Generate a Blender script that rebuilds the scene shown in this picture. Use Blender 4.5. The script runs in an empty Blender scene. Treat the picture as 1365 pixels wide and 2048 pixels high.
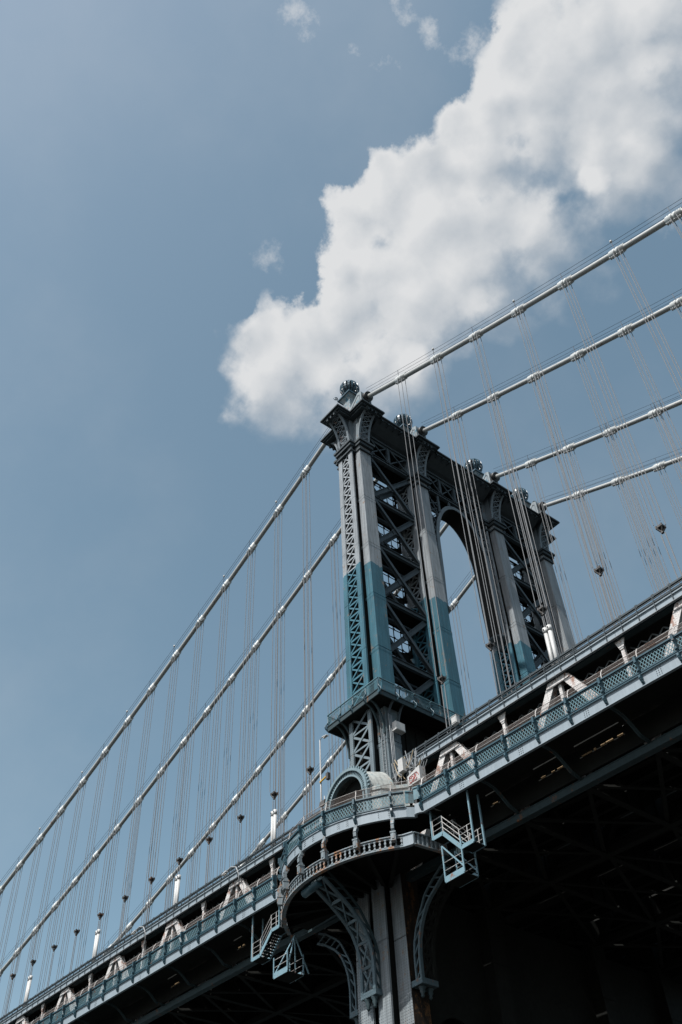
import bpy, math, random
from math import sin, cos, pi, radians, sqrt
from mathutils import Vector, Matrix
random.seed(7)
S = bpy.context.scene
COL = S.collection

# ------------------------------------------------------------------ camera
cam_d = bpy.data.cameras.new('camera')
cam = bpy.data.objects.new('camera', cam_d)
COL.objects.link(cam)
R = ((0.6218305757, 0.7823458379, -0.0355207685),
     (-0.5832802977, 0.4323875938, -0.6876227621),
     (-0.5226000664, 0.4483034225, 0.7251987397))      # rows: right, down, forward
CAM = Vector((52.809, -47.669, 5.0025))
M = Matrix(((R[0][0], -R[1][0], -R[2][0], CAM[0]),
            (R[0][1], -R[1][1], -R[2][1], CAM[1]),
            (R[0][2], -R[1][2], -R[2][2], CAM[2]),
            (0, 0, 0, 1)))
cam.matrix_world = M
cam_d.sensor_fit = 'VERTICAL'
cam_d.sensor_height = 36.0
cam_d.lens = 36.0 * 1965.53 / 2048.0
cam_d.clip_start = 0.5
cam_d.clip_end = 20000
S.camera = cam

# ------------------------------------------------------------------ sun, sky, exposure
SUN = Vector((0.14, -1.0, 1.42)).normalized()
sd = bpy.data.lights.new('sun', 'SUN')
sd.energy = 5.0
sd.angle = radians(0.53)
sd.color = (1.0, 0.985, 0.96)
so = bpy.data.objects.new('sun', sd)
COL.objects.link(so)
so.rotation_euler = SUN.to_track_quat('Z', 'Y').to_euler()
S.view_settings.view_transform = 'Standard'
S.view_settings.look = 'None'
S.view_settings.gamma = 1
S.view_settings.exposure = 0.15
S.view_settings.use_curve_mapping = False

CLOUD = [(-0.4652,0.3068,0.8304,0.0310), (-0.4655,0.3475,0.8140,0.0428), (-0.4893,0.3494,0.7991,0.0252), (-0.4307,0.3528,0.8307,0.0376), (-0.4379,0.3897,0.8101,0.0403), (-0.3894,0.3717,0.8428,0.0474), (-0.3692,0.3437,0.8634,0.0297), (-0.3410,0.3781,0.8607,0.0569), (-0.3267,0.3234,0.8881,0.0415), (-0.2922,0.3457,0.8917,0.0534), (-0.2787,0.3165,0.9067,0.0288), (-0.2448,0.3504,0.9040,0.0455), (-0.2770,0.3953,0.8758,0.0633), (-0.2357,0.4288,0.8721,0.0530), (-0.2226,0.4665,0.8560,0.0409), (-0.3349,0.4233,0.8418,0.0546), (-0.2865,0.4403,0.8509,0.0441), (-0.2988,0.4752,0.8276,0.0222), (-0.3963,0.4148,0.8191,0.0402), (-0.3831,0.4550,0.8039,0.0226), (-0.2014,0.3506,0.9146,0.0353), (-0.1620,0.3649,0.9168,0.0395), (-0.1208,0.3518,0.9282,0.0387), (-0.2015,0.3934,0.8970,0.0451), (-0.1088,0.3943,0.9125,0.0592), (-0.1556,0.4195,0.8943,0.0467), (-0.0633,0.4036,0.9128,0.0557), (-0.0875,0.4507,0.8884,0.0545), (-0.0273,0.4253,0.9046,0.0482), (-0.0522,0.4593,0.8868,0.0401), (-0.1278,0.4714,0.8726,0.0348), (-0.1482,0.4904,0.8588,0.0150), (-0.1123,0.4979,0.8599,0.0276), (-0.0955,0.4760,0.8743,0.0320)]
WISP = [(-0.2233,0.1761,0.9587,0.0227), (-0.2346,0.1902,0.9533,0.0119), (-0.2169,0.2241,0.9501,0.0110), (-0.2082,0.2600,0.9429,0.0231), (-0.1637,0.2707,0.9487,0.0137), (-0.1485,0.3051,0.9407,0.0251), (-0.1667,0.2409,0.9561,0.0172), (-0.4083,0.2725,0.8712,0.0157), (-0.1263,0.5226,0.8432,0.0186)]

GAPB = [(-0.3332,0.2601,0.9063,0.0164), (-0.3529,0.2699,0.8959,0.0146), (-0.3720,0.2792,0.8853,0.0235), (-0.3988,0.3072,0.8640,0.0178), (-0.2947,0.2803,0.9135,0.0182), (-0.2234,0.2902,0.9305,0.0309), (-0.1872,0.3084,0.9327,0.0214), (-0.4511,0.2629,0.8529,0.0148), (-0.1324,0.2910,0.9475,0.0180)]      # clear air biting into the cloud's edge

def N(nt, typ, **kw):
    n = nt.nodes.new(typ)
    for k, v in kw.items():
        if k.startswith('i_'):
            n.inputs[k[2:]].default_value = v
        else:
            setattr(n, k, v)
    return n

def mth(nt, op, a, b=None, c=None, clamp=False):
    n = nt.nodes.new('ShaderNodeMath'); n.operation = op; n.use_clamp = clamp
    for i, v in enumerate((a, b, c)):
        if v is None: continue
        if isinstance(v, (int, float)): n.inputs[i].default_value = v
        else: nt.links.new(v, n.inputs[i])
    return n.outputs[0]

def vmth(nt, op, a, b=None, s=None):
    n = nt.nodes.new('ShaderNodeVectorMath'); n.operation = op
    for i, v in enumerate((a, b)):
        if v is None: continue
        if isinstance(v, tuple): n.inputs[i].default_value = v
        else: nt.links.new(v, n.inputs[i])
    if s is not None: n.inputs['Scale'].default_value = s
    return n.outputs['Value'] if op in ('DISTANCE', 'LENGTH', 'DOT_PRODUCT') else n.outputs[0]

def mixc(nt, fac, a, b, mode='MIX'):
    n = nt.nodes.new('ShaderNodeMix'); n.data_type = 'RGBA'; n.blend_type = mode
    for sock, v in ((n.inputs[0], fac), (n.inputs[6], a), (n.inputs[7], b)):
        if isinstance(v, (int, float)): sock.default_value = v
        elif isinstance(v, tuple): sock.default_value = v if len(v) == 4 else (*v, 1)
        else: nt.links.new(v, sock)
    return n.outputs[2]

def smooth(nt, v, lo, hi, a=0.0, b=1.0):
    n = nt.nodes.new('ShaderNodeMapRange'); n.interpolation_type = 'SMOOTHSTEP'
    nt.links.new(v, n.inputs[0])
    n.inputs[1].default_value = lo; n.inputs[2].default_value = hi
    n.inputs[3].default_value = a; n.inputs[4].default_value = b
    return n.outputs[0]

world = bpy.data.worlds.new('World'); S.world = world; world.use_nodes = True
nt = world.node_tree; nt.nodes.clear()
out = nt.nodes.new('ShaderNodeOutputWorld')
sky = nt.nodes.new('ShaderNodeTexSky'); sky.sky_type = 'NISHITA'; sky.sun_disc = False
sky.sun_elevation = math.asin(SUN.z)
sky.sun_rotation = math.atan2(SUN.x, SUN.y)
sky.air_density = 1.0; sky.dust_density = 2.4; sky.ozone_density = 1.0; sky.altitude = 0
geo = nt.nodes.new('ShaderNodeTexCoord')
D = geo.outputs['Generated']
def fbm(vec, scale, detail=7, rough=0.55, off=None):
    if off: vec = vmth(nt, 'ADD', vec, off)
    n = nt.nodes.new('ShaderNodeTexNoise'); n.inputs['Scale'].default_value = scale
    n.inputs['Detail'].default_value = detail; n.inputs['Roughness'].default_value = rough
    nt.links.new(vec, n.inputs['Vector'])
    return n
wn = fbm(D, 9.0, 5, 0.6)
wv = vmth(nt, 'SCALE', vmth(nt, 'SUBTRACT', wn.outputs['Color'], (0.5, 0.5, 0.5)), s=0.045)
DW = vmth(nt, 'ADD', D, wv)
def puffs(scale, vec):
    n = nt.nodes.new('ShaderNodeTexVoronoi'); n.feature = 'F1'; n.inputs['Scale'].default_value = scale
    nt.links.new(vec, n.inputs['Vector']); return n.outputs['Distance']
w2 = fbm(D, 40.0, 4, 0.6)
DP = vmth(nt, 'ADD', D, vmth(nt, 'SCALE', vmth(nt, 'SUBTRACT', w2.outputs['Color'], (0.5, 0.5, 0.5)), s=0.022))
p1 = puffs(15.0, DP); p2 = puffs(34.0, DP)
billow = mth(nt, 'ADD', mth(nt, 'MULTIPLY', mth(nt, 'SUBTRACT', 0.62, p1), 0.50), mth(nt, 'MULTIPLY', mth(nt, 'SUBTRACT', 0.52, p2), 0.26))
def field(dw, blobs, k=0.07):
    cur = None
    for (x, y, z, r) in blobs:
        d = vmth(nt, 'DISTANCE', dw, (x, y, z))
        v = mth(nt, 'MULTIPLY_ADD', d, -1.0 / (r * 1.52), 1.0)
        cur = v if cur is None else mth(nt, 'SMOOTH_MAX', cur, v, k)
    return cur
wn3 = fbm(D, 30.0, 6, 0.65, (2.0, 4.0, 1.0))
DG = vmth(nt, 'ADD', DW, vmth(nt, 'SCALE', vmth(nt, 'SUBTRACT', wn3.outputs['Color'], (0.5, 0.5, 0.5)), s=0.05))
F = mth(nt, 'SUBTRACT', field(DW, CLOUD), mth(nt, 'MULTIPLY', smooth(nt, field(DG, GAPB), -0.25, 0.75), 0.95))
F2 = field(vmth(nt, 'ADD', DW, (0.0015, 0.0285, -0.017)), CLOUD)      # a little to the lee side
slope = mth(nt, 'SUBTRACT', F2, F)
f1 = fbm(D, 12.0, 10, 0.56).outputs['Fac']
f2 = fbm(D, 60.0, 7, 0.6).outputs['Fac']
nse = mth(nt, 'ADD', mth(nt, 'MULTIPLY', mth(nt, 'SUBTRACT', f1, 0.5), 1.5),
          mth(nt, 'MULTIPLY', mth(nt, 'SUBTRACT', f2, 0.5), 0.30))
G = mth(nt, 'ADD', mth(nt, 'ADD', F, nse), billow)
# firmer rim towards the sunlit side, feathered rim on the lee side
hi_e = mth(nt, 'MULTIPLY_ADD', mth(nt, 'MAXIMUM', mth(nt, 'MULTIPLY', slope, -1.0), 0.0), 1.5, 0.50)
mr = nt.nodes.new('ShaderNodeMapRange'); mr.interpolation_type = 'SMOOTHSTEP'
nt.links.new(G, mr.inputs[0]); mr.inputs[1].default_value = -0.04; nt.links.new(hi_e, mr.inputs[2])
alpha = mth(nt, 'MULTIPLY', mr.outputs[0], 0.97)
FW = field(DW, WISP)
fwn = fbm(D, 26.0, 9, 0.68, (3.1, 1.7, 0.4)).outputs['Fac']
aw = mth(nt, 'MULTIPLY', smooth(nt, mth(nt, 'ADD', FW, mth(nt, 'MULTIPLY', mth(nt, 'SUBTRACT', fwn, 0.57), 3.6)), 0.10, 1.3), 0.62)
alpha = mth(nt, 'MAXIMUM', alpha, aw)
# faint veil of high haze, everywhere in the sky
veil = smooth(nt, fbm(D, 2.3, 6, 0.6, (5.0, 2.0, 1.0)).outputs['Fac'], 0.42, 0.75, 0.0, 0.10)
# light and shade inside the cloud: thickness sampled again a little towards the sun
DS = vmth(nt, 'ADD', D, (SUN.x * 0.03, SUN.y * 0.03, SUN.z * 0.01))
f1s = fbm(DS, 12.0, 5, 0.5).outputs['Fac']
lit = mth(nt, 'MULTIPLY', mth(nt, 'SUBTRACT', f1, f1s), 1.6)
core = smooth(nt, G, 0.25, 1.1, 0.0, 1.0)
big = fbm(D, 6.0, 4, 0.5, (1.3, 0.2, 2.0)).outputs['Fac']
shade = mth(nt, 'ADD', mth(nt, 'ADD', 0.80, lit), mth(nt, 'MULTIPLY', mth(nt, 'SUBTRACT', big, 0.5), 1.0))
shade = mth(nt, 'ADD', shade, mth(nt, 'MULTIPLY', mth(nt, 'SUBTRACT', f2, 0.5), 0.12))
shade = mth(nt, 'ADD', shade, mth(nt, 'MULTIPLY', billow, 0.32))
shade = mth(nt, 'ADD', shade, mth(nt, 'MULTIPLY', core, -0.12))
shade = mth(nt, 'ADD', shade, mth(nt, 'MULTIPLY', slope, 0.8), clamp=True)
ccol = mixc(nt, shade, (0.52, 0.59, 0.665, 1), (0.98, 0.99, 1.0, 1))
bg1 = nt.nodes.new('ShaderNodeBackground'); bg1.inputs[1].default_value = 0.138
hs = nt.nodes.new('ShaderNodeHueSaturation'); hs.inputs['Saturation'].default_value = 0.90
hs.inputs['Hue'].default_value = 0.471
nt.links.new(sky.outputs[0], hs.inputs['Color']); nt.links.new(hs.outputs[0], bg1.inputs[0])
bg2 = nt.nodes.new('ShaderNodeBackground'); bg2.inputs[1].default_value = 0.69
nt.links.new(ccol, bg2.inputs[0])
mx = nt.nodes.new('ShaderNodeMixShader')
nt.links.new(mth(nt, 'MAXIMUM', alpha, veil), mx.inputs[0])
nt.links.new(bg1.outputs[0], mx.inputs[1]); nt.links.new(bg2.outputs[0], mx.inputs[2])
nt.links.new(mx.outputs[0], out.inputs[0])

# ------------------------------------------------------------------ materials
MATS = {}
ALB = 0.72
def paint(name, base, rough=0.55, spec=0.4, var=0.18, vscale=1.2, rust=0.0, rust_col=(0.22, 0.085, 0.03),
          rivets=0.0, pitch=0.19, streak=0.0, bands=None, patch=None, patch_col=None, metallic=0.0, fine=0.12, joint=0):
    base = tuple(c * ALB for c in base)
    if bands: bands = [(z, tuple(c * ALB for c in q)) for z, q in bands]
    if patch: patch_col = tuple(c * ALB for c in patch_col)
    rust_col = tuple(c * ALB * 1.2 for c in rust_col)
    m = bpy.data.materials.new(name); m.use_nodes = True
    nt = m.node_tree; b = nt.nodes['Principled BSDF']
    g = nt.nodes.new('ShaderNodeNewGeometry'); P = g.outputs['Position']
    def nz(scale, detail=5, rough=0.6, vec=P, off=None):
        if off: vec = vmth(nt, 'ADD', vec, off)
        n = nt.nodes.new('ShaderNodeTexNoise'); n.inputs['Scale'].default_value = scale
        n.inputs['Detail'].default_value = detail; n.inputs['Roughness'].default_value = rough
        nt.links.new(vec, n.inputs['Vector']); return n.outputs['Fac']
    col = (*base, 1)
    sx = nt.nodes.new('ShaderNodeSeparateXYZ'); nt.links.new(P, sx.inputs[0])
    if bands:      # coats of different paint, boundaries at heights
        z = mth(nt, 'ADD', sx.outputs['Z'], mth(nt, 'MULTIPLY', mth(nt, 'SUBTRACT', nz(0.33, 4, 0.7), 0.5), 2.2))
        prev = (*bands[0][1], 1)
        for zz, c in bands[1:]:
            prev = mixc(nt, mth(nt, 'GREATER_THAN', z, zz), prev, (*c, 1))
        col = prev
    if patch:
        pf = smooth(nt, nz(patch, 4, 0.7, off=(7, 3, 1)), 0.54, 0.60)
        col = mixc(nt, pf, col, (*patch_col, 1))
    v = mth(nt, 'MULTIPLY_ADD', mth(nt, 'SUBTRACT', nz(vscale), 0.5), var * 3.0, 1.0)
    v = mth(nt, 'MULTIPLY', v, mth(nt, 'MULTIPLY_ADD', mth(nt, 'SUBTRACT', nz(14.0, 3, 0.7), 0.5), fine * 3.0, 1.0))
    if streak:
        mp = nt.nodes.new('ShaderNodeMapping'); mp.inputs['Scale'].default_value = (5.0, 5.0, 0.25)
        nt.links.new(P, mp.inputs['Vector'])
        st = nz(1.0, 5, 0.65, mp.outputs[0])
        v = mth(nt, 'MULTIPLY', v, smooth(nt, st, 0.35, 0.65, 1.0 - streak, 1.05))
    comb = nt.nodes.new('ShaderNodeCombineXYZ')
    for i in range(3): nt.links.new(v, comb.inputs[i])
    col = mixc(nt, 1.0, col, comb.outputs[0], 'MULTIPLY')
    if joint:
        col = mixc(nt, mth(nt, 'MULTIPLY', mth(nt, 'LESS_THAN', mth(nt, 'FRACT', mth(nt, 'MULTIPLY', sx.outputs['Z'], 1 / joint)), 0.02), 0.5), col, (0.03, 0.03, 0.03, 1))
    if rust:
        mp2 = nt.nodes.new('ShaderNodeMapping'); mp2.inputs['Scale'].default_value = (1.6, 1.6, 0.8)
        nt.links.new(P, mp2.inputs['Vector'])
        rf = smooth(nt, mth(nt, 'ADD', mth(nt, 'MULTIPLY', nz(1.0, 3, 0.6, mp2.outputs[0]), 0.6), mth(nt, 'MULTIPLY', nz(6.0, 6, 0.75), 0.4)), 0.60 - rust * 0.12, 0.66 - rust * 0.08)
        col = mixc(nt, mth(nt, 'MULTIPLY', rf, 0.85), col, (*rust_col, 1))
    if rivets:
        u = mth(nt, 'FRACT', mth(nt, 'MULTIPLY', mth(nt, 'ADD', sx.outputs['X'], sx.outputs['Y']), 1 / pitch))
        w = mth(nt, 'FRACT', mth(nt, 'MULTIPLY', sx.outputs['Z'], 1 / pitch))
        du = mth(nt, 'SUBTRACT', u, 0.5); dw = mth(nt, 'SUBTRACT', w, 0.5)
        rr = mth(nt, 'SQRT', mth(nt, 'ADD', mth(nt, 'MULTIPLY', du, du), mth(nt, 'MULTIPLY', dw, dw)))
        dome = smooth(nt, rr, 0.10, 0.26, 1.0, 0.0)
        bp = nt.nodes.new('ShaderNodeBump'); bp.inputs['Strength'].default_value = rivets
        bp.inputs['Distance'].default_value = 0.05
        col = mixc(nt, mth(nt, 'MULTIPLY', smooth(nt, rr, 0.14, 0.34, 1.0, 0.0), 0.17 * rivets), col, (0.02, 0.025, 0.03, 1))  # dark spots paint in the small shadows of the rivet heads
        nt.links.new(dome, bp.inputs['Height']); nt.links.new(bp.outputs[0], b.inputs['Normal'])
    nt.links.new(col, b.inputs['Base Color'])
    rg = mth(nt, 'MULTIPLY_ADD', mth(nt, 'SUBTRACT', nz(3.0, 3), 0.5), 0.35, rough)
    nt.links.new(rg, b.inputs['Roughness'])
    b.inputs['Specular IOR Level'].default_value = spec
    b.inputs['Metallic'].default_value = metallic
    MATS[name] = m
    return m

GREY = (0.365, 0.40, 0.42); TEAL = (0.052, 0.182, 0.242); BLUEG = (0.21, 0.265, 0.29)
LOWG = (0.30, 0.335, 0.35)
bands = [(0, LOWG), (40.0, BLUEG), (54.2, TEAL), (70.6, GREY)]
m_col = paint('tower_plate_paint', GREY, 0.55, 0.35, 0.16, 0.5, rust=0.15, rivets=1.0, streak=0.28, bands=bands, rust_col=(0.25, 0.16, 0.10))
m_lat = paint('tower_lattice_paint', GREY, 0.55, 0.35, 0.12, 0.8, rust=0.1, streak=0.1, bands=bands, rust_col=(0.25, 0.16, 0.10))
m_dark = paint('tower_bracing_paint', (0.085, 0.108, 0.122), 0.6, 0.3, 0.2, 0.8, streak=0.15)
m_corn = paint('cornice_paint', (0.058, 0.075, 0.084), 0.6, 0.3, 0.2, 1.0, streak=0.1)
m_cap = paint('capital_paint', (0.22, 0.26, 0.285), 0.6, 0.3, 0.18, 0.8, rust=0.05, streak=0.15)
m_ball = paint('finial_paint', (0.045, 0.10, 0.135), 0.38, 0.5, 0.3, 2.0, rust=0.1)
m_ped = paint('pedestal_paint', (0.34, 0.39, 0.41), 0.6, 0.3, 0.2, 1.5, rust=0.3, patch=1.1, patch_col=(0.10, 0.24, 0.32), streak=0.3)
m_cable = paint('cable_paint', (0.50, 0.51, 0.49), 0.42, 0.5, 0.16, 0.5, fine=0.10, rust=0.05)
m_band = paint('cable_band_paint', (0.74, 0.76, 0.74), 0.5, 0.4, 0.12, 4.0)
m_rope = paint('rope_steel', (0.26, 0.265, 0.27), 0.8, 0.15, 0.1, 1.0)
m_wire = paint('hand_wire_steel', (0.06, 0.07, 0.09), 0.6, 0.3, 0.1, 1.0)
m_clamp = paint('clamp_steel', (0.09, 0.085, 0.08), 0.6, 0.4, 0.4, 6.0, rust=0.3)
m_white = paint('white_tube_paint', (0.66, 0.66, 0.64), 0.5, 0.4, 0.12, 1.0, fine=0.04, streak=0.15)
m_gird = paint('girder_paint', (0.33, 0.395, 0.435), 0.5, 0.4, 0.07, 0.35, rust=0.0, streak=0.06, fine=0.05)
m_teal = paint('railing_teal_paint', (0.032, 0.088, 0.115), 0.45, 0.5, 0.2, 1.5, rust=0.1)
m_lattp = paint('lattice_panel_paint', (0.13, 0.25, 0.29), 0.5, 0.4, 0.25, 1.5, rust=0.1)
m_aframe = paint('truss_white_paint', (0.80, 0.77, 0.74), 0.6, 0.3, 0.12, 0.8, rust=0.75, streak=0.2, rivets=0.5, rust_col=(0.27, 0.12, 0.07))
m_under = paint('underdeck_shade_steel', (0.014, 0.015, 0.013), 0.8, 0.15, 0.3, 0.8)  # near-black base, deep shade built into the colour
m_bridg = paint('bracket_paint', (0.085, 0.13, 0.15), 0.5, 0.4, 0.2, 0.8, rust=0.1, rivets=0.6)
m_brown = paint('shaded_rusty_brown', (0.035, 0.026, 0.02), 0.8, 0.15, 0.3, 1.0, rust=0.7, rust_col=(0.12, 0.06, 0.025), streak=0.4)
m_tanp = paint('sunlit_tan', (0.60, 0.42, 0.24), 0.7, 0.2, 0.3, 3.0)
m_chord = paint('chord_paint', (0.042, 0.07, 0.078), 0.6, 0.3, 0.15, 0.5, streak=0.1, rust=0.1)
m_fence = paint('fence_tube_paint', (0.56, 0.53, 0.50), 0.5, 0.4, 0.15, 2.0, rust=0.4)
m_ring = paint('ring_beam_paint', (0.27, 0.325, 0.35), 0.6, 0.3, 0.15, 0.6, rust=0.75, streak=0.2, rust_col=(0.38, 0.17, 0.06))
m_hood = paint('hood_paint', (0.50, 0.52, 0.49), 0.6, 0.3, 0.12, 0.7, rust=0.3, streak=0.2, patch=0.9, patch_col=(0.36, 0.44, 0.44), rust_col=(0.42, 0.30, 0.22))
m_arch = paint('archivolt_paint', (0.24, 0.33, 0.36), 0.55, 0.35, 0.2, 1.5, rust=0.2)
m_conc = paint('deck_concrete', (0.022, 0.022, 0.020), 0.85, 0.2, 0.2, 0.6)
m_pole = paint('galvanised_pole', (0.42, 0.43, 0.43), 0.45, 0.5, 0.08, 1.0)
m_black = paint('black_plastic', (0.02, 0.02, 0.02), 0.5, 0.4, 0.1, 2.0)
m_box = paint('enclosure_paint', (0.62, 0.62, 0.60), 0.55, 0.3, 0.08, 1.5, rust=0.25)
m_red = paint('red_spray_paint', (0.55, 0.04, 0.03), 0.6, 0.3, 0.1, 3.0)
m_yel = paint('yellow_paint', (0.62, 0.36, 0.03), 0.5, 0.4, 0.1, 3.0)
m_stair = paint('stair_blue_paint', (0.22, 0.36, 0.42), 0.5, 0.4, 0.15, 1.5, rust=0.2)
m_srail = paint('stair_rail_paint', (0.58, 0.57, 0.55), 0.5, 0.4, 0.15, 2.0, rust=0.3)
m_cond = paint('conduit_grey', (0.30, 0.32, 0.33), 0.5, 0.4, 0.3, 2.0)
m_tan = paint('cable_sheath_tan', (0.50, 0.40, 0.26), 0.6, 0.3, 0.2, 2.0)
m_ground = paint('asphalt', (0.045, 0.045, 0.043), 0.9, 0.2, 0.2, 0.3)
m_pier = paint('granite', (0.24, 0.23, 0.21), 0.85, 0.2, 0.2, 0.5)

def glass_lamp(name, base):
    m = bpy.data.materials.new(name); m.use_nodes = True
    b = m.node_tree.nodes['Principled BSDF']; b.inputs['Base Color'].default_value = (*base, 1)
    b.inputs['Roughness'].default_value = 0.15; return m
m_lens = glass_lamp('lamp_lens', (0.75, 0.70, 0.62))

def water_mat():
    m = bpy.data.materials.new('river_water'); m.use_nodes = True
    nt = m.node_tree; b = nt.nodes['Principled BSDF']
    b.inputs['Base Color'].default_value = (0.02, 0.035, 0.035, 1); b.inputs['Roughness'].default_value = 0.18
    n = nt.nodes.new('ShaderNodeTexNoise'); n.inputs['Scale'].default_value = 0.8; n.inputs['Detail'].default_value = 6
    g = nt.nodes.new('ShaderNodeNewGeometry'); nt.links.new(g.outputs['Position'], n.inputs['Vector'])
    bp = nt.nodes.new('ShaderNodeBump'); bp.inputs['Strength'].default_value = 0.6
    nt.links.new(n.outputs['Fac'], bp.inputs['Height']); nt.links.new(bp.outputs[0], b.inputs['Normal'])
    return m
m_water = water_mat()

def mesh_fence():
    m = bpy.data.materials.new('chain_link'); m.use_nodes = True
    nt = m.node_tree; b = nt.nodes['Principled BSDF']
    b.inputs['Base Color'].default_value = (0.085, 0.065, 0.055, 1); b.inputs['Roughness'].default_value = 0.8
    g = nt.nodes.new('ShaderNodeNewGeometry')
    sx = nt.nodes.new('ShaderNodeSeparateXYZ'); nt.links.new(g.outputs['Position'], sx.inputs[0])
    a = mth(nt, 'ADD', sx.outputs['X'], sx.outputs['Z']); c = mth(nt, 'SUBTRACT', sx.outputs['X'], sx.outputs['Z'])
    fa = mth(nt, 'ABSOLUTE', mth(nt, 'SUBTRACT', mth(nt, 'FRACT', mth(nt, 'MULTIPLY', a, 12.0)), 0.5))
    fc = mth(nt, 'ABSOLUTE', mth(nt, 'SUBTRACT', mth(nt, 'FRACT', mth(nt, 'MULTIPLY', c, 12.0)), 0.5))
    wires = mth(nt, 'LESS_THAN', mth(nt, 'MINIMUM', fa, fc), 0.075)
    nt.links.new(wires, b.inputs['Alpha'])
    return m
m_chain = mesh_fence()

# ------------------------------------------------------------------ mesh helpers
class MB:
    def __init__(s): s.v = []; s.f = []; s.sm = []
    def quad(s, pts, smooth=False):
        n = len(s.v); s.v += [tuple(p) for p in pts]; s.f.append(tuple(range(n, n + len(pts)))); s.sm.append(smooth)
    def hexa(s, b, t):
        """b, t: four points each, counter-clockwise seen from above"""
        n = len(s.v); s.v += [tuple(p) for p in b] + [tuple(p) for p in t]
        for q in ((3, 2, 1, 0), (4, 5, 6, 7), (0, 1, 5, 4), (1, 2, 6, 5), (2, 3, 7, 6), (3, 0, 4, 7)):
            s.f.append(tuple(n + i for i in q)); s.sm.append(False)
    def box(s, x0, x1, y0, y1, z0, z1):
        s.hexa([(x0, y0, z0), (x1, y0, z0), (x1, y1, z0), (x0, y1, z0)], [(x0, y0, z1), (x1, y0, z1), (x1, y1, z1), (x0, y1, z1)])
    def beam(s, a, b, w, h, up=(0, 0, 1)):
        """w across, h along up"""
        a = Vector(a); b = Vector(b); d = (b - a)
        if d.length < 1e-6: return
        d.normalize(); u = Vector(up)
        sd = d.cross(u)
        if sd.length < 1e-3: sd = d.cross(Vector((1, 0, 0)))
        sd.normalize(); u = sd.cross(d).normalized()
        sd *= w / 2; u *= h / 2
        s.hexa([a - sd - u, a + sd - u, a + sd + u, a - sd + u], [b - sd - u, b + sd - u, b + sd + u, b - sd + u])
    def tube(s, pts, r, n=8, cap=True, rr=None):
        pts = [Vector(p) for p in pts]; k = len(pts); base = len(s.v)
        prev = None
        for i, p in enumerate(pts):
            t = (pts[min(i + 1, k - 1)] - pts[max(i - 1, 0)]).normalized()
            if prev is None:
                u = t.cross(Vector((0, 1, 0.01)))
                if u.length < 0.1: u = t.cross(Vector((1, 0, 0)))
            else:
                u = prev - t * prev.dot(t)
            u.normalize(); prev = u; w = t.cross(u)
            ri = rr[i] if rr else r
            for j in range(n):
                a = 2 * pi * j / n; s.v.append(tuple(p + (u * cos(a) + w * sin(a)) * ri))
        for i in range(k - 1):
            for j in range(n):
                a = base + i * n + j; b = base + i * n + (j + 1) % n
                s.f.append((a, b, b + n, a + n)); s.sm.append(n > 5)
        if cap:
            s.f.append(tuple(base + j for j in range(n - 1, -1, -1))); s.sm.append(False)
            s.f.append(tuple(base + (k - 1) * n + j for j in range(n))); s.sm.append(False)
    def prism(s, poly, z0, z1, plane='xy', inset=0.0):
        """extrude polygon. plane xy: extrude z; xz: extrude y; yz: extrude x"""
        def P(a, b, c):
            return {'xy': (a, b, c), 'xz': (a, c, b), 'yz': (c, a, b)}[plane]
        n = len(poly); k = len(s.v)
        s.v += [P(a, b, z0) for a, b in poly] + [P(a, b, z1) for a, b in poly]
        s.f.append(tuple(k + i for i in range(n - 1, -1, -1))); s.sm.append(False)
        s.f.append(tuple(k + n + i for i in range(n))); s.sm.append(False)
        for i in range(n):
            j = (i + 1) % n; s.f.append((k + i, k + j, k + n + j, k + n + i)); s.sm.append(False)
    def lathe(s, prof, c, n=20, smooth=True):
        """prof: (r, z) list about the vertical through c"""
        base = len(s.v)
        for r, z in prof:
            for j in range(n):
                a = 2 * pi * j / n; s.v.append((c[0] + r * cos(a), c[1] + r * sin(a), c[2] + z))
        for i in range(len(prof) - 1):
            for j in range(n):
                a = base + i * n + j; b = base + i * n + (j + 1) % n
                s.f.append((a, b, b + n, a + n)); s.sm.append(smooth)
        s.f.append(tuple(base + j for j in range(n - 1, -1, -1))); s.sm.append(False)
        s.f.append(tuple(base + (len(prof) - 1) * n + j for j in range(n))); s.sm.append(False)
    def mesh(s, name, mat, org):
        me = bpy.data.meshes.new(name)
        ox, oy, oz = org
        me.from_pydata([(a - ox, b - oy, c - oz) for a, b, c in s.v], [], s.f)
        me.polygons.foreach_set('use_smooth', s.sm)
        me.materials.append(mat); me.update()
        return me
    def build(s, name, mat, parent=None, loc=None):
        if loc is None:
            xs = [min(p[i] for p in s.v) + max(p[i] for p in s.v) for i in range(3)]
            loc = (xs[0] / 2, xs[1] / 2, min(p[2] for p in s.v))
        return place(name, s.mesh(name, mat, loc), parent, loc)

WL = {}
def place(name, me, parent, loc, rot=None, scale=None):
    o = bpy.data.objects.new(name, me); COL.objects.link(o)
    loc = Vector(loc); WL[o.name] = loc
    if parent is not None:
        o.parent = parent; o.location = loc - WL[parent.name]
    else: o.location = loc
    if rot is not None: o.rotation_euler = rot
    if scale is not None: o.scale = scale
    return o
def tag(o, label, cat, group=None, kind=None):
    if label: o['label'] = label
    if cat: o['category'] = cat
    if group: o['group'] = group
    if kind: o['kind'] = kind
    return o
def thing(name, loc, label, cat, group=None):
    o = place(name, None, None, loc); o.empty_display_size = 0.5
    return tag(o, label, cat, group)
def frange(a, b, n): return [a + (b - a) * i / n for i in range(n + 1)]

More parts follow.
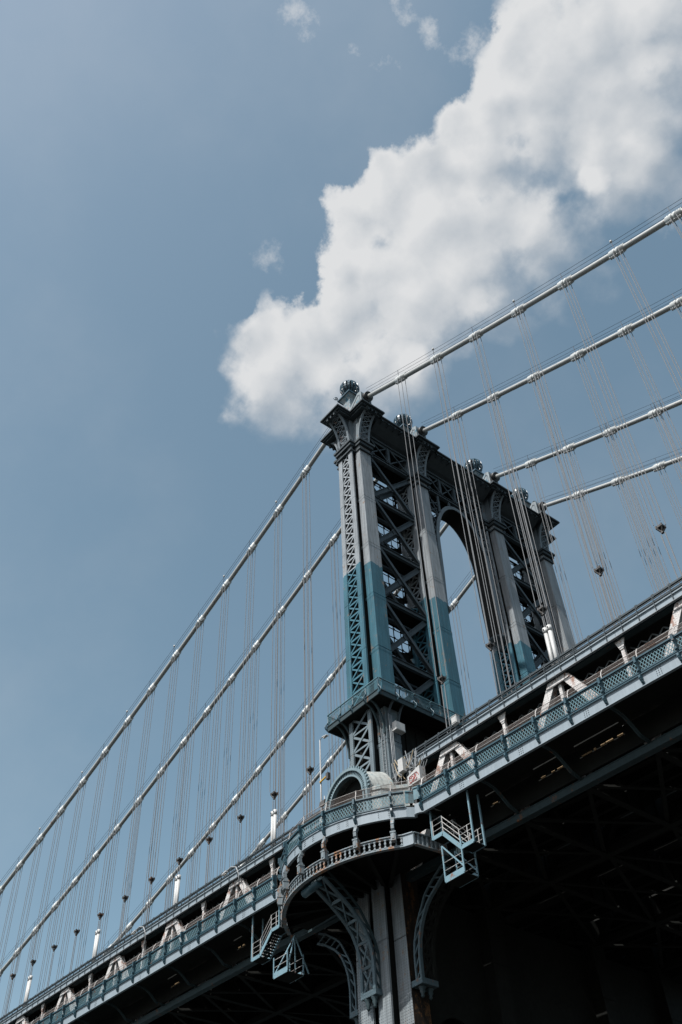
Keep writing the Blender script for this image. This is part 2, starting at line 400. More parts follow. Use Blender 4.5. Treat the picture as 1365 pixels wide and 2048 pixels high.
# ------------------------------------------------------------------ bridge lines
YC = [0.0, 8.534, 20.726, 29.26]           # the four cable planes
def interp(x, T):
    if x <= T[0][0]: 
        (a, b), (c, d) = T[0], T[1]
    elif x >= T[-1][0]:
        (a, b), (c, d) = T[-2], T[-1]
    else:
        for i in range(len(T) - 1):
            if T[i][0] <= x <= T[i + 1][0]:
                (a, b), (c, d) = T[i], T[i + 1]; break
    return b + (d - b) * (x - a) / (c - a)
def zT(x): return interp(x, [(-110, 51.55), (-68.2, 50.2), (-18.1, 48.75), (4.7, 48.0), (31, 47.15), (60, 46.1)])
def zR(x): return interp(x, [(-110, 45.2), (-70, 44.15), (-28, 42.98), (-14, 42.6), (-8.3, 42.42), (8.3, 41.95), (20, 41.42), (31, 40.9), (60, 39.4)])
def zB(x): return interp(x, [(-110, 42.0), (-35.9, 39.85), (-17.1, 39.3), (10.4, 38.25), (27.3, 37.65), (60, 36.4)])
def cabz(x): return 98 + (0.4137324 * x + 0.00090231 * x * x if x < 0 else -0.4731708 * x + 0.0010602 * x * x)
XL = [-(8.891 + 5.5255 * n) for n in range(0, 21)]
XR = [8.645 + 5.506 * n for n in range(0, 9)]
PX = XL[16::-1] + [-3.1, 2.8] + XR[:8]      # panel points of the deck, left to right

# ------------------------------------------------------------------ ground and river
g = MB(); g.quad([(-60, -9000, 3.3), (9000, -9000, 3.3), (9000, 9000, 3.3), (-60, 9000, 3.3)])
tag(g.build('ground', m_ground), None, None, kind='structure')
g = MB(); g.quad([(-9000, -9000, 0.8), (-59.9, -9000, 0.8), (-59.9, 9000, 0.8), (-9000, 9000, 0.8)])
tag(g.build('river', m_water), None, None, kind='structure')
g = MB(); g.box(-60.6, -60.0, -2000, 2000, 0, 4.2)
tag(g.build('river_wall', m_pier), 'granite river wall along the water edge beyond the tower', 'wall')

# ------------------------------------------------------------------ tower
tower = thing('suspension_tower', (0, 14.63, 9), 'steel bridge tower, grey above and teal below, with lattice columns and ball finials', 'tower')
def wx(z): return 1.80 + 0.0175 * (88 - z)
def hy(z): return 1.14 + (0.0085 * (88 - z) if z > 54 else 0.29 - 0.0) + (0 if z > 40 else 0.15)
def yf(z): return 1.38 + 0.003 * (88 - z)
YT = 0.76

def colseg(mb, z0, z1, yc, sx):
    """one box of the x arm between heights"""
    i0 = hy(z0) - 0.12; i1 = hy(z1) - 0.12
    if sx > 0: mb.hexa([(i0, yc - YT, z0), (wx(z0), yc - YT, z0), (wx(z0), yc + YT, z0), (i0, yc + YT, z0)],
                       [(i1, yc - YT, z1), (wx(z1), yc - YT, z1), (wx(z1), yc + YT, z1), (i1, yc + YT, z1)])
    else: mb.hexa([(-wx(z0), yc - YT, z0), (-i0, yc - YT, z0), (-i0, yc + YT, z0), (-wx(z0), yc + YT, z0)],
                  [(-wx(z1), yc - YT, z1), (-i1, yc - YT, z1), (-i1, yc + YT, z1), (-wx(z1), yc + YT, z1)])
def flange(mb, z0, z1, yc, sx, fw, sides=(-1, 1)):
    a0, a1 = hy(z0), hy(z1); y0, y1 = yf(z0), yf(z1)
    if sx > 0: xs0 = (a0 - fw, a0); xs1 = (a1 - fw, a1)
    else: xs0 = (-a0, -a0 + fw); xs1 = (-a1, -a1 + fw)
    for s in sides:
        ya, yb = sorted((s * y0, s * (y0 - 0.16))); yc0, yd0 = sorted((s * y1, s * (y1 - 0.16)))
        mb.hexa([(xs0[0], yc + ya, z0), (xs0[1], yc + ya, z0), (xs0[1], yc + yb, z0), (xs0[0], yc + yb, z0)],
                [(xs1[0], yc + yc0, z1), (xs1[1], yc + yc0, z1), (xs1[1], yc + yd0, z1), (xs1[0], yc + yd0, z1)])

JO = [54.0, 60.2, 66.6, 73.4, 80.3, 88.9]
JL = [41.5, 46.4, 50.4, 53.6]
JP = [9.0, 15.5, 22.0, 28.4, 34.2, 41.5]
columns = []
for ci, yc in enumerate(YC):
    col = place('column', None, tower, (0, yc, 9)); col.empty_display_size = 0.4
    columns.append(col)
    for JJ, fw in ((JO, 0.60), (JL, 0.42), (JP, 1.30)):
        for z0, z1 in zip(JJ[:-1], JJ[1:]):
            for sx in (1, -1):
                mb = MB(); colseg(mb, z0 + 0.03, z1 - 0.03, yc, sx)
                # thin splice lips at the joint
                w = wx(z1) + 0.02
                if JJ is JP: w = 0.9
                mb.box(min(sx * 0.9, sx * w), max(sx * 0.9, sx * w), yc - YT - 0.02, yc + YT + 0.02, z1 - 0.40, z1 - 0.05)
                mb.build('plate_panel', m_col if (ci == 0 or z1 > 41.6) else m_under, col)  # inner piers below deck: near-black paint stands in for the deck's shade
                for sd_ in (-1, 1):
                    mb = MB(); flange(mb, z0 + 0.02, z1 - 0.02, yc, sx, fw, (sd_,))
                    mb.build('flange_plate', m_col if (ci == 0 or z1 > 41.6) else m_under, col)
    # solid heart; its near-black paint puts shade into joints and side slots
    mb = MB()
    for z0, z1 in ((9.0, 54.0), (54.0, 88.9)):
        for sx in (1, -1):
            a, b = wx(z0) - 0.05, wx(z1) - 0.05
            pts0 = [(0.75, yc - 0.70, z0), (a, yc - 0.70, z0), (a, yc + 0.70, z0), (0.75, yc + 0.70, z0)]
            pts1 = [(0.75, yc - 0.70, z1), (b, yc - 0.70, z1), (b, yc + 0.70, z1), (0.75, yc + 0.70, z1)]
            if sx < 0:
                pts0 = [(-p[0], p[1], p[2]) for p in pts0][::-1]; pts1 = [(-p[0], p[1], p[2]) for p in pts1][::-1]
            mb.hexa(pts0, pts1)
    for z0, z1 in ((9.0, 54.0), (54.0, 88.9)):
        for sx in (1, -1):
            a = hy(z0) - 0.28; b = hy(z1) - 0.28
            q0 = [(a - .06, yc - 1.2, z0), (a, yc - 1.2, z0), (a, yc + 1.2, z0), (a - .06, yc + 1.2, z0)]
            q1 = [(b - .06, yc - 1.2, z1), (b, yc - 1.2, z1), (b, yc + 1.2, z1), (b - .06, yc + 1.2, z1)]
            if sx < 0: q0 = [(-p[0], p[1], p[2]) for p in q0][::-1]; q1 = [(-p[0], p[1], p[2]) for p in q1][::-1]
            mb.hexa(q0, q1)
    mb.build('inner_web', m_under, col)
    # lattice on the outward face of the shaft
    me_cache = {}
    z = 54.9; k = 0
    while z < 88.0:
        zz = z
        g0 = hy(zz) - 0.60; y = yc - yf(zz) + 0.09
        if 70.6 - 1.5 < zz: pass
        key = round(g0, 2)
        if key not in me_cache:
            A = MB(); A.beam((-key - .06, 0, 0.10), (key + .06, 0, 1.34), 0.16, 0.05, (0, 1, 0)); A.beam((-key, 0.07, 0.10), (key, .07, 1.34), 0.05, 0.12, (0, 1, 0))
            B = MB(); B.beam((-key - .06, 0.05, 1.34), (key + .06, 0.05, 0.10), 0.16, 0.05, (0, 1, 0)); B.beam((-key, 0.13, 1.34), (key, .13, .10), 0.05, 0.14, (0, 1, 0))
            Cc = MB(); Cc.beam((-key - .06, 0.02, 0), (key + .06, 0.02, 0), 0.20, 0.04, (0, 1, 0)); Cc.beam((-key, 0.12, 0), (key, .12, 0), 0.04, 0.2, (0, 1, 0))
            me_cache[key] = [q.mesh('lattice_bar', m_lat, (0, 0, 0)) for q in (A, B, Cc)]
        for me in me_cache[key]:
            place('lattice_bar', me, col, (0, y, zz))
        z += 1.44; k += 1
    # lattice of the slimmer shaft under the gallery
    z = 42.2
    while z < 53.0:
        key = hy(50) - 0.42
        A = MB(); A.beam((-key - .05, 0, 0.08), (key + .05, 0, 1.55), 0.20, 0.06, (0, 1, 0))
        A.beam((-key - .05, 0.06, 1.55), (key + .05, 0.06, 0.08), 0.20, 0.06, (0, 1, 0))
        A.beam((-key - .05, 0.03, 0), (key + .05, 0.03, 0), 0.16, 0.06, (0, 1, 0))
        A.v = [(a, b + yc - yf(50) + 0.08, c + z) for a, b, c in A.v]
        A.build('lattice_bar', m_lat, col)
        z += 1.66
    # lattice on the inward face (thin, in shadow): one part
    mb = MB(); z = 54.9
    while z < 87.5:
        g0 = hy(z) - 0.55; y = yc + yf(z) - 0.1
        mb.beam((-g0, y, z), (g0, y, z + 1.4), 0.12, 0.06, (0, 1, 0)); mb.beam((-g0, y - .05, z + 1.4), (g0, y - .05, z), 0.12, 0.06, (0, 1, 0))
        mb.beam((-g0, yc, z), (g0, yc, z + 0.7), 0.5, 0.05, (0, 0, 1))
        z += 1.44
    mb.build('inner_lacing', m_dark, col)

def cross_poly(a, c, b, d, yc, up=True, dn=True):
    """greek cross: x arm +-a by y +-c ; y arm x +-b by y +-d (down = -y side, up = +y side)"""
    p = [(-a, -c)]
    if dn: p += [(-b, -c), (-b, -d), (b, -d), (b, -c)]
    p += [(a, -c), (a, c)]
    if up: p += [(b, c), (b, d), (-b, d), (-b, c)]
    p += [(-a, c)]
    return [(x, yc + y) for x, y in p]

for ci, yc in enumerate(YC):
    col = columns[ci]
    dn = True; up = True
    outer_dn = ci == 0; outer_up = ci == 3
    # belt under the capital
    mb = MB()
    mb.prism(cross_poly(2.32, 1.10, 1.45, 1.80, yc, outer_up or True, True), 88.95, 89.25)
    mb.prism(cross_poly(2.14, 0.98, 1.32, 1.66, yc), 88.55, 88.95)
    mb.prism(cross_poly(2.02, 0.90, 1.26, 1.58, yc), 87.75, 87.95)
    mb.build('belt_moulding', m_corn, col)
    # shaft between belt and cornice
    mb = MB()
    mb.prism(cross_poly(1.72, 0.70, 0.95, 1.25, yc), 89.25, 93.6)
    mb.build('capital_shaft', m_cap, col)
    # brackets
    dirs = [(1, 0), (-1, 0)] + ([(0, -1)] if outer_dn else []) + ([(0, 1)] if outer_up else [])
    for dx, dy in dirs:
        start = 1.72 if dx else 1.30
        reach = 3.62 if dx else 3.25
        half = 0.66 if dx else 0.80
        def cv(t):
            r = start + 0.14 + (reach - start - 0.14) * (1 - cos(t * pi / 2)) ** 1.0
            return r, 89.3 + 4.35 * sin(t * pi / 2) ** 0.92
        def W(r, s, z): return (dx * r - dy * s, yc + dy * r + dx * s, z)
        n = 10
        for sgn in (1, -1):
            rb = MB(); wb = MB()
            pr_ = [cv(i / n) for i in range(n + 1)]
            for (r0, z0), (r1, z1) in zip(pr_[:-1], pr_[1:]):
                s0, s1 = sgn * half - 0.13, sgn * half + 0.13
                rb.hexa([W(r0 - .22, s0, z0), W(r0, s0, z0), W(r0, s1, z0), W(r0 - .22, s1, z0)],
                        [W(r1 - .22, s0, z1), W(r1, s0, z1), W(r1, s1, z1), W(r1 - .22, s1, z1)])
                s2, s3 = sgn * half - 0.03, sgn * half + 0.03
                wb.hexa([W(start, s2, z0), W(r0 - .2, s2, z0), W(r0 - .2, s3, z0), W(start, s3, z0)],
                        [W(start, s2, z1), W(r1 - .2, s2, z1), W(r1 - .2, s3, z1), W(start, s3, z1)])
            rb.build('bracket_rib', m_cap, col); wb.build('bracket_web', m_corn, col)
        m = 6
        for i in range(m):
            lb = MB()
            r0, z0 = cv(0.04 + 0.86 * i / m); r1, z1 = cv(0.04 + 0.86 * (i + 1) / m)
            nrm = Vector(W(1, 0, 0)) - Vector(W(0, 0, 0))
            lb.beam(W(r0 - .06, -half + .12, z0), W(r1 - .06, half - .12, z1), 0.11, 0.05, nrm)
            lb.beam(W(r0 - .10, half - .12, z0), W(r1 - .10, -half + .12, z1), 0.11, 0.05, nrm)
            lb.beam(W(r1 - .08, -half + .1, z1), W(r1 - .08, half - .1, z1), 0.09, 0.07, nrm)
            lb.build('lattice_bar', m_cap, col)
    # cornice of the cap: stepped slabs
    mb = MB()
    A = cross_poly(3.86, 1.69, 1.62, 3.46, yc, outer_up, outer_dn)
    B = cross_poly(3.58, 1.50, 1.45, 3.20, yc, outer_up, outer_dn)
    Cx = cross_poly(3.30, 1.30, 1.30, 2.95, yc, outer_up, outer_dn)
    mb.prism(Cx, 93.50, 93.72); mb.prism(B, 93.72, 93.92); mb.prism(A, 93.92, 94.10)
    mb.prism(cross_poly(3.80, 1.63, 1.56, 3.40, yc, outer_up, outer_dn), 94.10, 94.24)
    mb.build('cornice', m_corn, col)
    for sgn in (1, -1):     # small dentil tray under the lip
        for s in (-0.5, 0, 0.5):
            mb = MB(); mb.box(min(sgn * 3.34, sgn * 3.62), max(sgn * 3.34, sgn * 3.62), yc + s - 0.09, yc + s + 0.09, 93.30, 93.71); mb.build('dentil', m_corn, col)
    if outer_dn:
        for s in (-0.6, 0, 0.6):
            mb = MB(); mb.box(s - 0.1, s + 0.1, yc - 3.22, yc - 2.97, 93.30, 93.71); mb.build('dentil', m_corn, col)
    # pedestal, saddle gables, finial
    mb = MB()
    prof = [(0.98, 94.24), (0.98, 94.6), (0.62, 95.1), (0.55, 97.6), (0.62, 98.6), (0.95, 99.1)]
    for (r0, z0), (r1, z1) in zip(prof[:-1], prof[1:]):
        mb.hexa([(-r0, yc - r0, z0), (r0, yc - r0, z0), (r0, yc + r0, z0), (-r0, yc + r0, z0)],
                [(-r1, yc - r1, z1), (r1, yc - r1, z1), (r1, yc + r1, z1), (-r1, yc + r1, z1)])
    mb.build('pedestal', m_ped, col)
    mb = MB(); mb.box(-1.12, 1.12, yc - 1.12, yc + 1.12, 99.1, 99.3); mb.box(-0.95, 0.95, yc - .95, yc + .95, 99.3, 99.5)
    for sx in (-1, 1):
        for sy in (-1, 1):
            c = Vector((sx * 1.0, yc + sy * 1.0, 99.5))
            mb.tube([c + Vector((sx * .05, sy * .05, 0)), c + Vector((sx * .28, sy * .28, .12)), c + Vector((sx * .38, sy * .38, .36)), c + Vector((sx * .2, sy * .2, .5)), c + Vector((sx * .08, sy * .08, .3))], 0.085, 6)
    mb.build('pedestal_cap', m_ball, col)
    for sx in (1, -1):
        mb = MB()
        poly = [(sx * 0.75, 94.24), (sx * 2.75, 94.24), (sx * 2.75, 97.35), (sx * 2.2, 97.6), (sx * 0.75, 96.2)]
        if sx < 0: poly = poly[::-1]
        mb.prism(poly, yc - 0.78, yc + 0.78, 'xz')
        mb.build('saddle_housing', m_ped, col)
        mb = MB()
        tri = [(sx * 1.0, 94.6), (sx * 2.5, 94.6), (sx * 2.5, 96.9), (sx * 2.2, 97.1), (sx * 1.0, 95.8)]
        for i in range(5):
            a, b = tri[i], tri[(i + 1) % 5]
            mb.beam((a[0], yc - 0.80, a[1]), (b[0], yc - 0.80, b[1]), 0.09, 0.06, (0, 1, 0))
        mb.tube([(sx * 1.9, yc - 0.78, 95.5), (sx * 1.9, yc - 0.86, 95.5)], 0.2, 10)
        mb.build('gable_trim', m_cap, col)
        mb = MB(); zc = cabz(sx * 3.1)
        mb.tube([(sx * 2.75, yc, cabz(sx * 2.75)), (sx * 3.25, yc, cabz(sx * 3.25))], 0.62, 18)
        mb.build('cable_collar', m_black, col)
    # ball: solid core, ribs
    c = (0, yc, 101.25)
    mb = MB(); mb.lathe([(0.5, -1.35), (0.62, -1.6), (0.62, -1.75)][::-1] + [(0.25, -1.05)], c, 12)
    mb.lathe([(0.80 * sin(a), -0.80 * cos(a)) for a in frange(0.15, pi - 0.05, 8)], c, 14)
    mb.build('finial_core', m_corn, col)
    for k in range(16):
        a = 2 * pi * k / 16
        rb = MB(); pts = []
        for t in frange(0.32, pi - 0.12, 9):
            pts.append((c[0] + 1.16 * sin(t) * cos(a), c[1] + 1.16 * sin(t) * sin(a), c[2] - 1.16 * cos(t)))
        for p, q in zip(pts[:-1], pts[1:]):
            rad = Vector(p) - Vector(c)
            rb.beam(p, q, 0.26 * max(0.35, sin((Vector(p) - Vector(c)).angle(Vector((0, 0, -1))))), 0.10, rad)
        rb.build('finial_rib', m_ball, col)
    mb = MB(); mb.lathe([(0.5, -1.15), (0.62, -1.02), (0.5, -0.9)], c, 16); mb.lathe([(0.34, 1.02), (0.40, 1.12), (0.2, 1.28), (0.05, 1.34)], c, 12)
    mb.build('finial_band', m_ball, col)

# ---- portal frames between columns
def ibeam(mb, a, b, w, h, up):
    a = Vector(a); b = Vector(b); d = (b - a).normalized(); u = Vector(up); sd = d.cross(u).normalized(); u = sd.cross(d).normalized()
    mb.beam(a + u * (h / 2), b + u * (h / 2), w, 0.05, up)
    mb.beam(a - u * (h / 2), b - u * (h / 2), w, 0.05, up)
    mb.beam(a, b, 0.06, h - 0.05, up)
for (ya, yb, kind) in ((0.0, 8.534, 'x'), (20.726, 29.26, 'x'), (8.534, 20.726, 'arch')):
    fr = place('portal_frame', None, tower, (0, (ya + yb) / 2, 54)); fr.empty_display_size = 0.4
    y0, y1 = ya + 1.36, yb - 1.36
    # cornice roof, cove soffit, top truss
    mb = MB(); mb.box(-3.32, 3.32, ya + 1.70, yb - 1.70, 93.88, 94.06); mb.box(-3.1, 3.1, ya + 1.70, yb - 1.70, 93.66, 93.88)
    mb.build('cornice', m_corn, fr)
    for sx in (1, -1):
        mb = MB()
        prof = [(1.15, 92.55), (1.6, 92.72), (2.3, 93.15), (3.0, 93.64)]
        for (a, za), (b, zb) in zip(prof[:-1], prof[1:]):
            P = [(sx * a, ya + 1.3, za), (sx * b, ya + 1.3, zb), (sx * b, yb - 1.3, zb), (sx * a, yb - 1.3, za)]
            mb.quad(P); mb.quad([(p[0], p[1], p[2] + 0.06) for p in P[::-1]])
        mb.build('cove_soffit', m_corn, fr)
        n = int((yb - ya - 3.4) / 0.95)
        mb = MB()
        for i in range(n + 1):
            y = ya + 1.9 + (yb - ya - 3.8) * i / n
            mb.box(min(sx * 2.55, sx * 3.18), max(sx * 2.55, sx * 3.18), y - 0.07, y + 0.07, 93.36, 93.66)
        mb.build('modillion', m_corn, fr)
        mb = MB(); mb.box(min(sx * .78, sx * 1.2), max(sx * .78, sx * 1.2), y0, y1, 92.30, 92.56); mb.box(min(sx * .95, sx * 1.02), max(sx * .95, sx * 1.02), y0, y1, 91.95, 92.3)
        mb.build('top_chord', m_dark, fr)
        mb = MB(); mb.box(min(sx * .75, sx * 1.22), max(sx * .75, sx * 1.22), y0, y1, 88.92, 89.02); mb.box(min(sx * .92, sx * 1.02), max(sx * .92, sx * 1.02), y0, y1, 89.02, 89.45); mb.box(min(sx * .8, sx * 1.15), max(sx * .8, sx * 1.15), y0, y1, 89.45, 89.52)
        mb.build('bottom_chord', m_dark, fr)
        np_ = 2 if kind == 'x' else 4
        ys = frange(y0, y1, np_)
        for i, (p, q) in enumerate(zip(ys[:-1], ys[1:])):
            mb = MB()
            mb.beam((sx * 1.0, p, 89.5), (sx * 1.0, q, 92.2), 0.14, 0.10, (1, 0, 0)); mb.beam((sx * 1.1, p, 92.2), (sx * 1.1, q, 89.5), 0.14, 0.10, (1, 0, 0))
            mb.build('lattice_bar', m_dark, fr)
        for p in ys[1:-1]:
            mb = MB(); mb.beam((sx * 1.0, p, 89.5), (sx * 1.0, p, 92.2), 0.34, 0.3, (1, 0, 0)); mb.build('vertical_post', m_dark, fr)
    # soffit of the top truss
    mb = MB(); mb.box(-0.75, 0.75, y0, y1, 89.0, 89.06)
    for p in frange(y0 + .5, y1 - .5, 8): mb.box(-0.78, 0.78, p - 0.05, p + 0.05, 88.86, 89.0)
    mb.build('soffit_plate', m_under, fr)
    # dark inner laces between the two faces of the top truss
    mb = MB()
    for p in frange(y0 + .3, y1 - .9, int((y1 - y0) / 0.7)):
        mb.beam((-1.0, p, 90.8), (1.0, p + .6, 91.0), 0.07, 0.05); mb.beam((-0.2, p, 89.6), (-0.2, p + 0.6, 92.1), 0.07, 0.05, (1, 0, 0)); mb.beam((-0.25, p + .6, 89.6), (-0.25, p, 92.1), 0.07, 0.05, (1, 0, 0))
    mb.build('inner_lacing', m_under, fr)
    if kind == 'x':
        lv = [88.6, 82.0, 74.9, 67.8, 60.7, 54.2]
        for i in range(5):
            zt, zb_ = lv[i], lv[i + 1]
            for sx in (1, -1):
                ym = (y0 + y1) / 2; zm = (zt + zb_) / 2
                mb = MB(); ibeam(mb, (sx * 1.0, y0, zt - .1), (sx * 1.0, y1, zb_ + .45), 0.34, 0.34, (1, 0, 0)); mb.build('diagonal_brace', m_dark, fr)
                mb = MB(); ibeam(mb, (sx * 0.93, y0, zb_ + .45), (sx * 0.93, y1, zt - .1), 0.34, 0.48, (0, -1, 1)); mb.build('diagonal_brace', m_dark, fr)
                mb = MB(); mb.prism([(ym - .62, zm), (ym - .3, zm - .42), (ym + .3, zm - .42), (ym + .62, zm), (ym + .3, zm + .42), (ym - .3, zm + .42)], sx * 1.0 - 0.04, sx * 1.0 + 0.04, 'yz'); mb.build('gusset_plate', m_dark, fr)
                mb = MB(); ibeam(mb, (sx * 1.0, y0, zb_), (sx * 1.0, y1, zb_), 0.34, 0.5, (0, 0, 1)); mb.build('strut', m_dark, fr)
            # plan plates between the struts
            mb = MB(); mb.box(-0.8, 0.8, y0, y1, zb_ - 0.02, zb_ + 0.04)
            mb.build('strut_plate', m_under, fr)
            # cusped web plate in the rear face
            mb = MB(); xr = -1.35
            cy, cz = (y0 + y1) / 2, (zt + zb_) / 2; hw_, hh = (y1 - y0) / 2, (zt - zb_) / 2
            for (qc, qh) in ((cz + hh * .5, hh * .46), (cz - hh * .5, hh * .46)):
                m_ = 28; inn = []; outp = []
                for j in range(m_):
                    a = 2 * pi * j / m_
                    ca, sa = cos(a), sin(a)
                    ex = 2 / 2.6
                    inn.append((cy + (abs(ca) ** ex) * (1 if ca > 0 else -1) * hw_ * 0.92, qc + (abs(sa) ** ex) * (1 if sa > 0 else -1) * qh * 0.90))
                    mx_ = max(abs(ca), abs(sa)); outp.append((cy + ca / mx_ * hw_, qc + sa / mx_ * hh * .5))
                for j in range(m_):
                    k = (j + 1) % m_
                    for xx in (xr, xr - 0.06):
                        q = [(xx, *inn[j]), (xx, *outp[j]), (xx, *outp[k]), (xx, *inn[k])]
                        mb.quad(q if xx == xr else q[::-1])
                    mb.quad([(xr, *inn[j]), (xr, *inn[k]), (xr - .06, *inn[k]), (xr - .06, *inn[j])])
            mb.build('cusped_web', m_under, fr)
            # ornamental grille: thin rods with rosettes
            for gy in frange(y0 + .55, y1 - .55, 5):
                mb = MB(); mb.beam((-1.30, gy, zb_ + .2), (-1.30, gy, zt - .2), 0.07, 0.07, (1, 0, 0))
                for gz in frange(zb_ + .8, zt - .8, 5):
                    mb.prism([(gy + .15 * cos(a), gz + .15 * sin(a)) for a in [j * pi / 4 for j in range(8)]], -1.24, -1.19, 'yz')
                mb.build('grille_rod', m_under, fr)
            for gz in frange(zb_ + .8, zt - .8, 5):
                mb = MB(); mb.beam((-1.26, y0, gz), (-1.26, y1, gz), 0.07, 0.07, (1, 0, 0)); mb.build('grille_rod', m_under, fr)
    else:
        cy = (ya + yb) / 2
        A, Bz, z0a = 3.72, 7.6, 80.6
        def arc(t, k=0.0): return cy + (A + k) * cos(t), z0a + (Bz + k) * sin(t)
        tt = frange(0, pi, 26)
        for sx in (1, -1):
            mb = MB(); xo = sx * 1.08; xi = sx * 0.98
            legs = [(cy + A + 0.5, 71.5), (cy + A + 0.16, 76)]
            inner = [(cy + A + 0.30, 71.5), (cy + A + .1, 76)] + [arc(t) for t in tt] + [(cy - A - .1, 76), (cy - A - .30, 71.5)]
            outer = [(cy + A + 0.75, 71.5), (cy + A + .52, 76)] + [arc(t, 0.46) for t in tt] + [(cy - A - .52, 76), (cy - A - .75, 71.5)]
            for i in range(len(inner) - 1):
                a, b, c, d = inner[i], outer[i], outer[i + 1], inner[i + 1]
                x0_, x1_ = min(xo, xi), max(xo, xi)
                mb.hexa([(x0_, *a), (x0_, *b), (x0_, *c), (x0_, *d)], [(x1_, *a), (x1_, *b), (x1_, *c), (x1_, *d)])
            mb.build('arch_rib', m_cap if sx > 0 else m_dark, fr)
            # spandrel members
            for yy in (cy - 3.0, cy - 1.2, cy + 1.2, cy + 3.0):
                t = math.acos((yy - cy) / (A + .46)); zz = z0a + (Bz + .46) * sin(t)
                if zz < 88.4:
                    mb = MB(); mb.beam((sx * 1.0, yy, zz), (sx * 1.0, yy, 88.95), 0.3, 0.2, (1, 0, 0)); mb.build('vertical_post', m_dark, fr)
            for s in (1, -1):
                ycol = cy + s * (6.096 - 1.36); 
                zz = 72.4
                while zz < 87.5:
                    yr = cy + s * (A + 0.5) if zz < z0a else cy + s * (A + .46) * sqrt(max(0.02, 1 - ((zz - z0a) / (Bz + .46)) ** 2))
                    mb = MB(); mb.beam((sx * 1.03, yr, zz), (sx * 1.03, ycol, zz + 1.25), 0.12, 0.05, (1, 0, 0)); mb.beam((sx * 1.0, ycol, zz), (sx * 1.0, yr, zz + 1.25), 0.12, 0.05, (1, 0, 0))
                    mb.build('lattice_bar', m_dark, fr); zz += 1.3
        # soffit barrel
        mb = MB()
        pr2 = [(cy + A + 0.30, 71.5), (cy + A + .1, 76)] + [arc(t) for t in tt] + [(cy - A - .1, 76), (cy - A - .30, 71.5)]
        for a, b in zip(pr2[:-1], pr2[1:]):
            mb.quad([(-0.97, *a), (0.97, *a), (0.97, *b), (-0.97, *b)], True)
            a2 = (a[0], a[1] + .05); b2 = (b[0], b[1] + .05)
            mb.quad([(-0.97, *b2), (0.97, *b2), (0.97, *a2), (-0.97, *a2)], True)
        mb.build('arch_soffit', m_under, fr)
        for s in (1, -1):
            mb = MB(); yy = cy + s * (A + 0.55)
            mb.lathe([(0.1, 69.9), (0.3, 70.3), (0.28, 70.6), (0.6, 71.0), (0.95, 71.3), (1.05, 71.5)], (0.1, yy, 0), 12)
            mb.build('corbel', m_corn, fr)
        # thin tie diagonals over the arch
        mb = MB(); mb.beam((1.05, y0, 88.8), (1.05, cy - 3.3, 85.4), 0.10, 0.08, (1, 0, 0)); mb.build('tie_rod', m_dark, fr)
        mb = MB(); mb.beam((1.05, y1, 88.8), (1.05, cy + 3.3, 85.4), 0.10, 0.08, (1, 0, 0)); mb.build('tie_rod', m_dark, fr)

# ---- gallery round the tower above the roadway
gal = place('gallery', None, tower, (0, 14.63, 53.6)); gal.empty_display_size = 0.4
GX, GY0, GY1 = 3.45, -2.20, 31.46
mb = MB(); mb.box(-GX + .12, GX - .12, GY0 + .12, GY1 - .12, 53.72, 53.9); mb.build('floor_plate', m_under, gal)
for (a, b) in (((-GX, GY0), (GX, GY0)), ((GX, GY0), (GX, GY1)), ((GX, GY1), (-GX, GY1)), ((-GX, GY1), (-GX, GY0))):
    mb = MB(); mb.beam((a[0], a[1], 53.82), (b[0], b[1], 53.82), 0.10, 0.42); mb.beam((a[0], a[1], 54.08), (b[0], b[1], 54.08), 0.22, 0.07)
    mb.build('edge_fascia', m_chord, gal)
def bal_panel(L):
    mb = MB(); n = int(L / 0.13)
    for i in range(n + 1):
        x = -L / 2 + L * i / n
        mb.beam((x, 0.10, 0.06), (x + .05, 0.10, 0.55), 0.035, 0.03, (0, 1, 0)); mb.beam((x + .05, 0.10, 0.55), (x, -0.02, 1.12), 0.035, 0.03, (0, 1, 0))
    mb.beam((-L / 2, 0.10, 0.04), (L / 2, 0.10, 0.04), 0.06, 0.06); mb.beam((-L / 2, 0.02, 0.92), (L / 2, 0.02, 0.92), 0.03, 0.04)
    mb.beam((-L / 2, -0.02, 1.16), (L / 2, -0.02, 1.16), 0.10, 0.07)
    return mb
def scroll_post():
    mb = MB(); mb.tube([(0, 0.10, 1.22), (0, 0.04, 0.9), (0, 0.06, 0.5), (0, -0.10, 0.2), (0, -0.26, 0.0), (0, -0.30, -0.22), (0, -0.20, -0.36), (0, -0.10, -0.26)], 0.055, 6)
    mb.beam((0, 0.08, -0.1), (0, 0.06, 1.2), 0.10, 0.09, (0, 1, 0)); mb.box(-.07, .07, -0.12, 0.1, -0.42, 0.05)
    return mb
me_post = scroll_post().mesh('railing_post', m_teal, (0, 0, 0))
cache = {}
def run(a, b, n, par, z):
    a = Vector((*a, z)); b = Vector((*b, z)); d = (b - a); L = d.length / n; ang = math.atan2(d.y, d.x)
    key = round(L, 2)
    if key not in cache: cache[key] = bal_panel(L - 0.12).mesh('baluster_panel', m_lattp, (0, 0, 0))
    for i in range(n):
        place('baluster_panel', cache[key], par, a + d * ((i + .5) / n), (0, 0, ang))
    for i in range(n):
        place('railing_post', me_post, par, a + d * (i / n), (0, 0, ang))
run((-GX, GY0), (GX, GY0), 4, gal, 54.12)
run((GX, GY0), (GX, GY1), 17, gal, 54.12)
run((GX, GY1), (-GX, GY1), 4, gal, 54.12)
run((-GX, GY1), (-GX, GY0), 17, gal, 54.12)
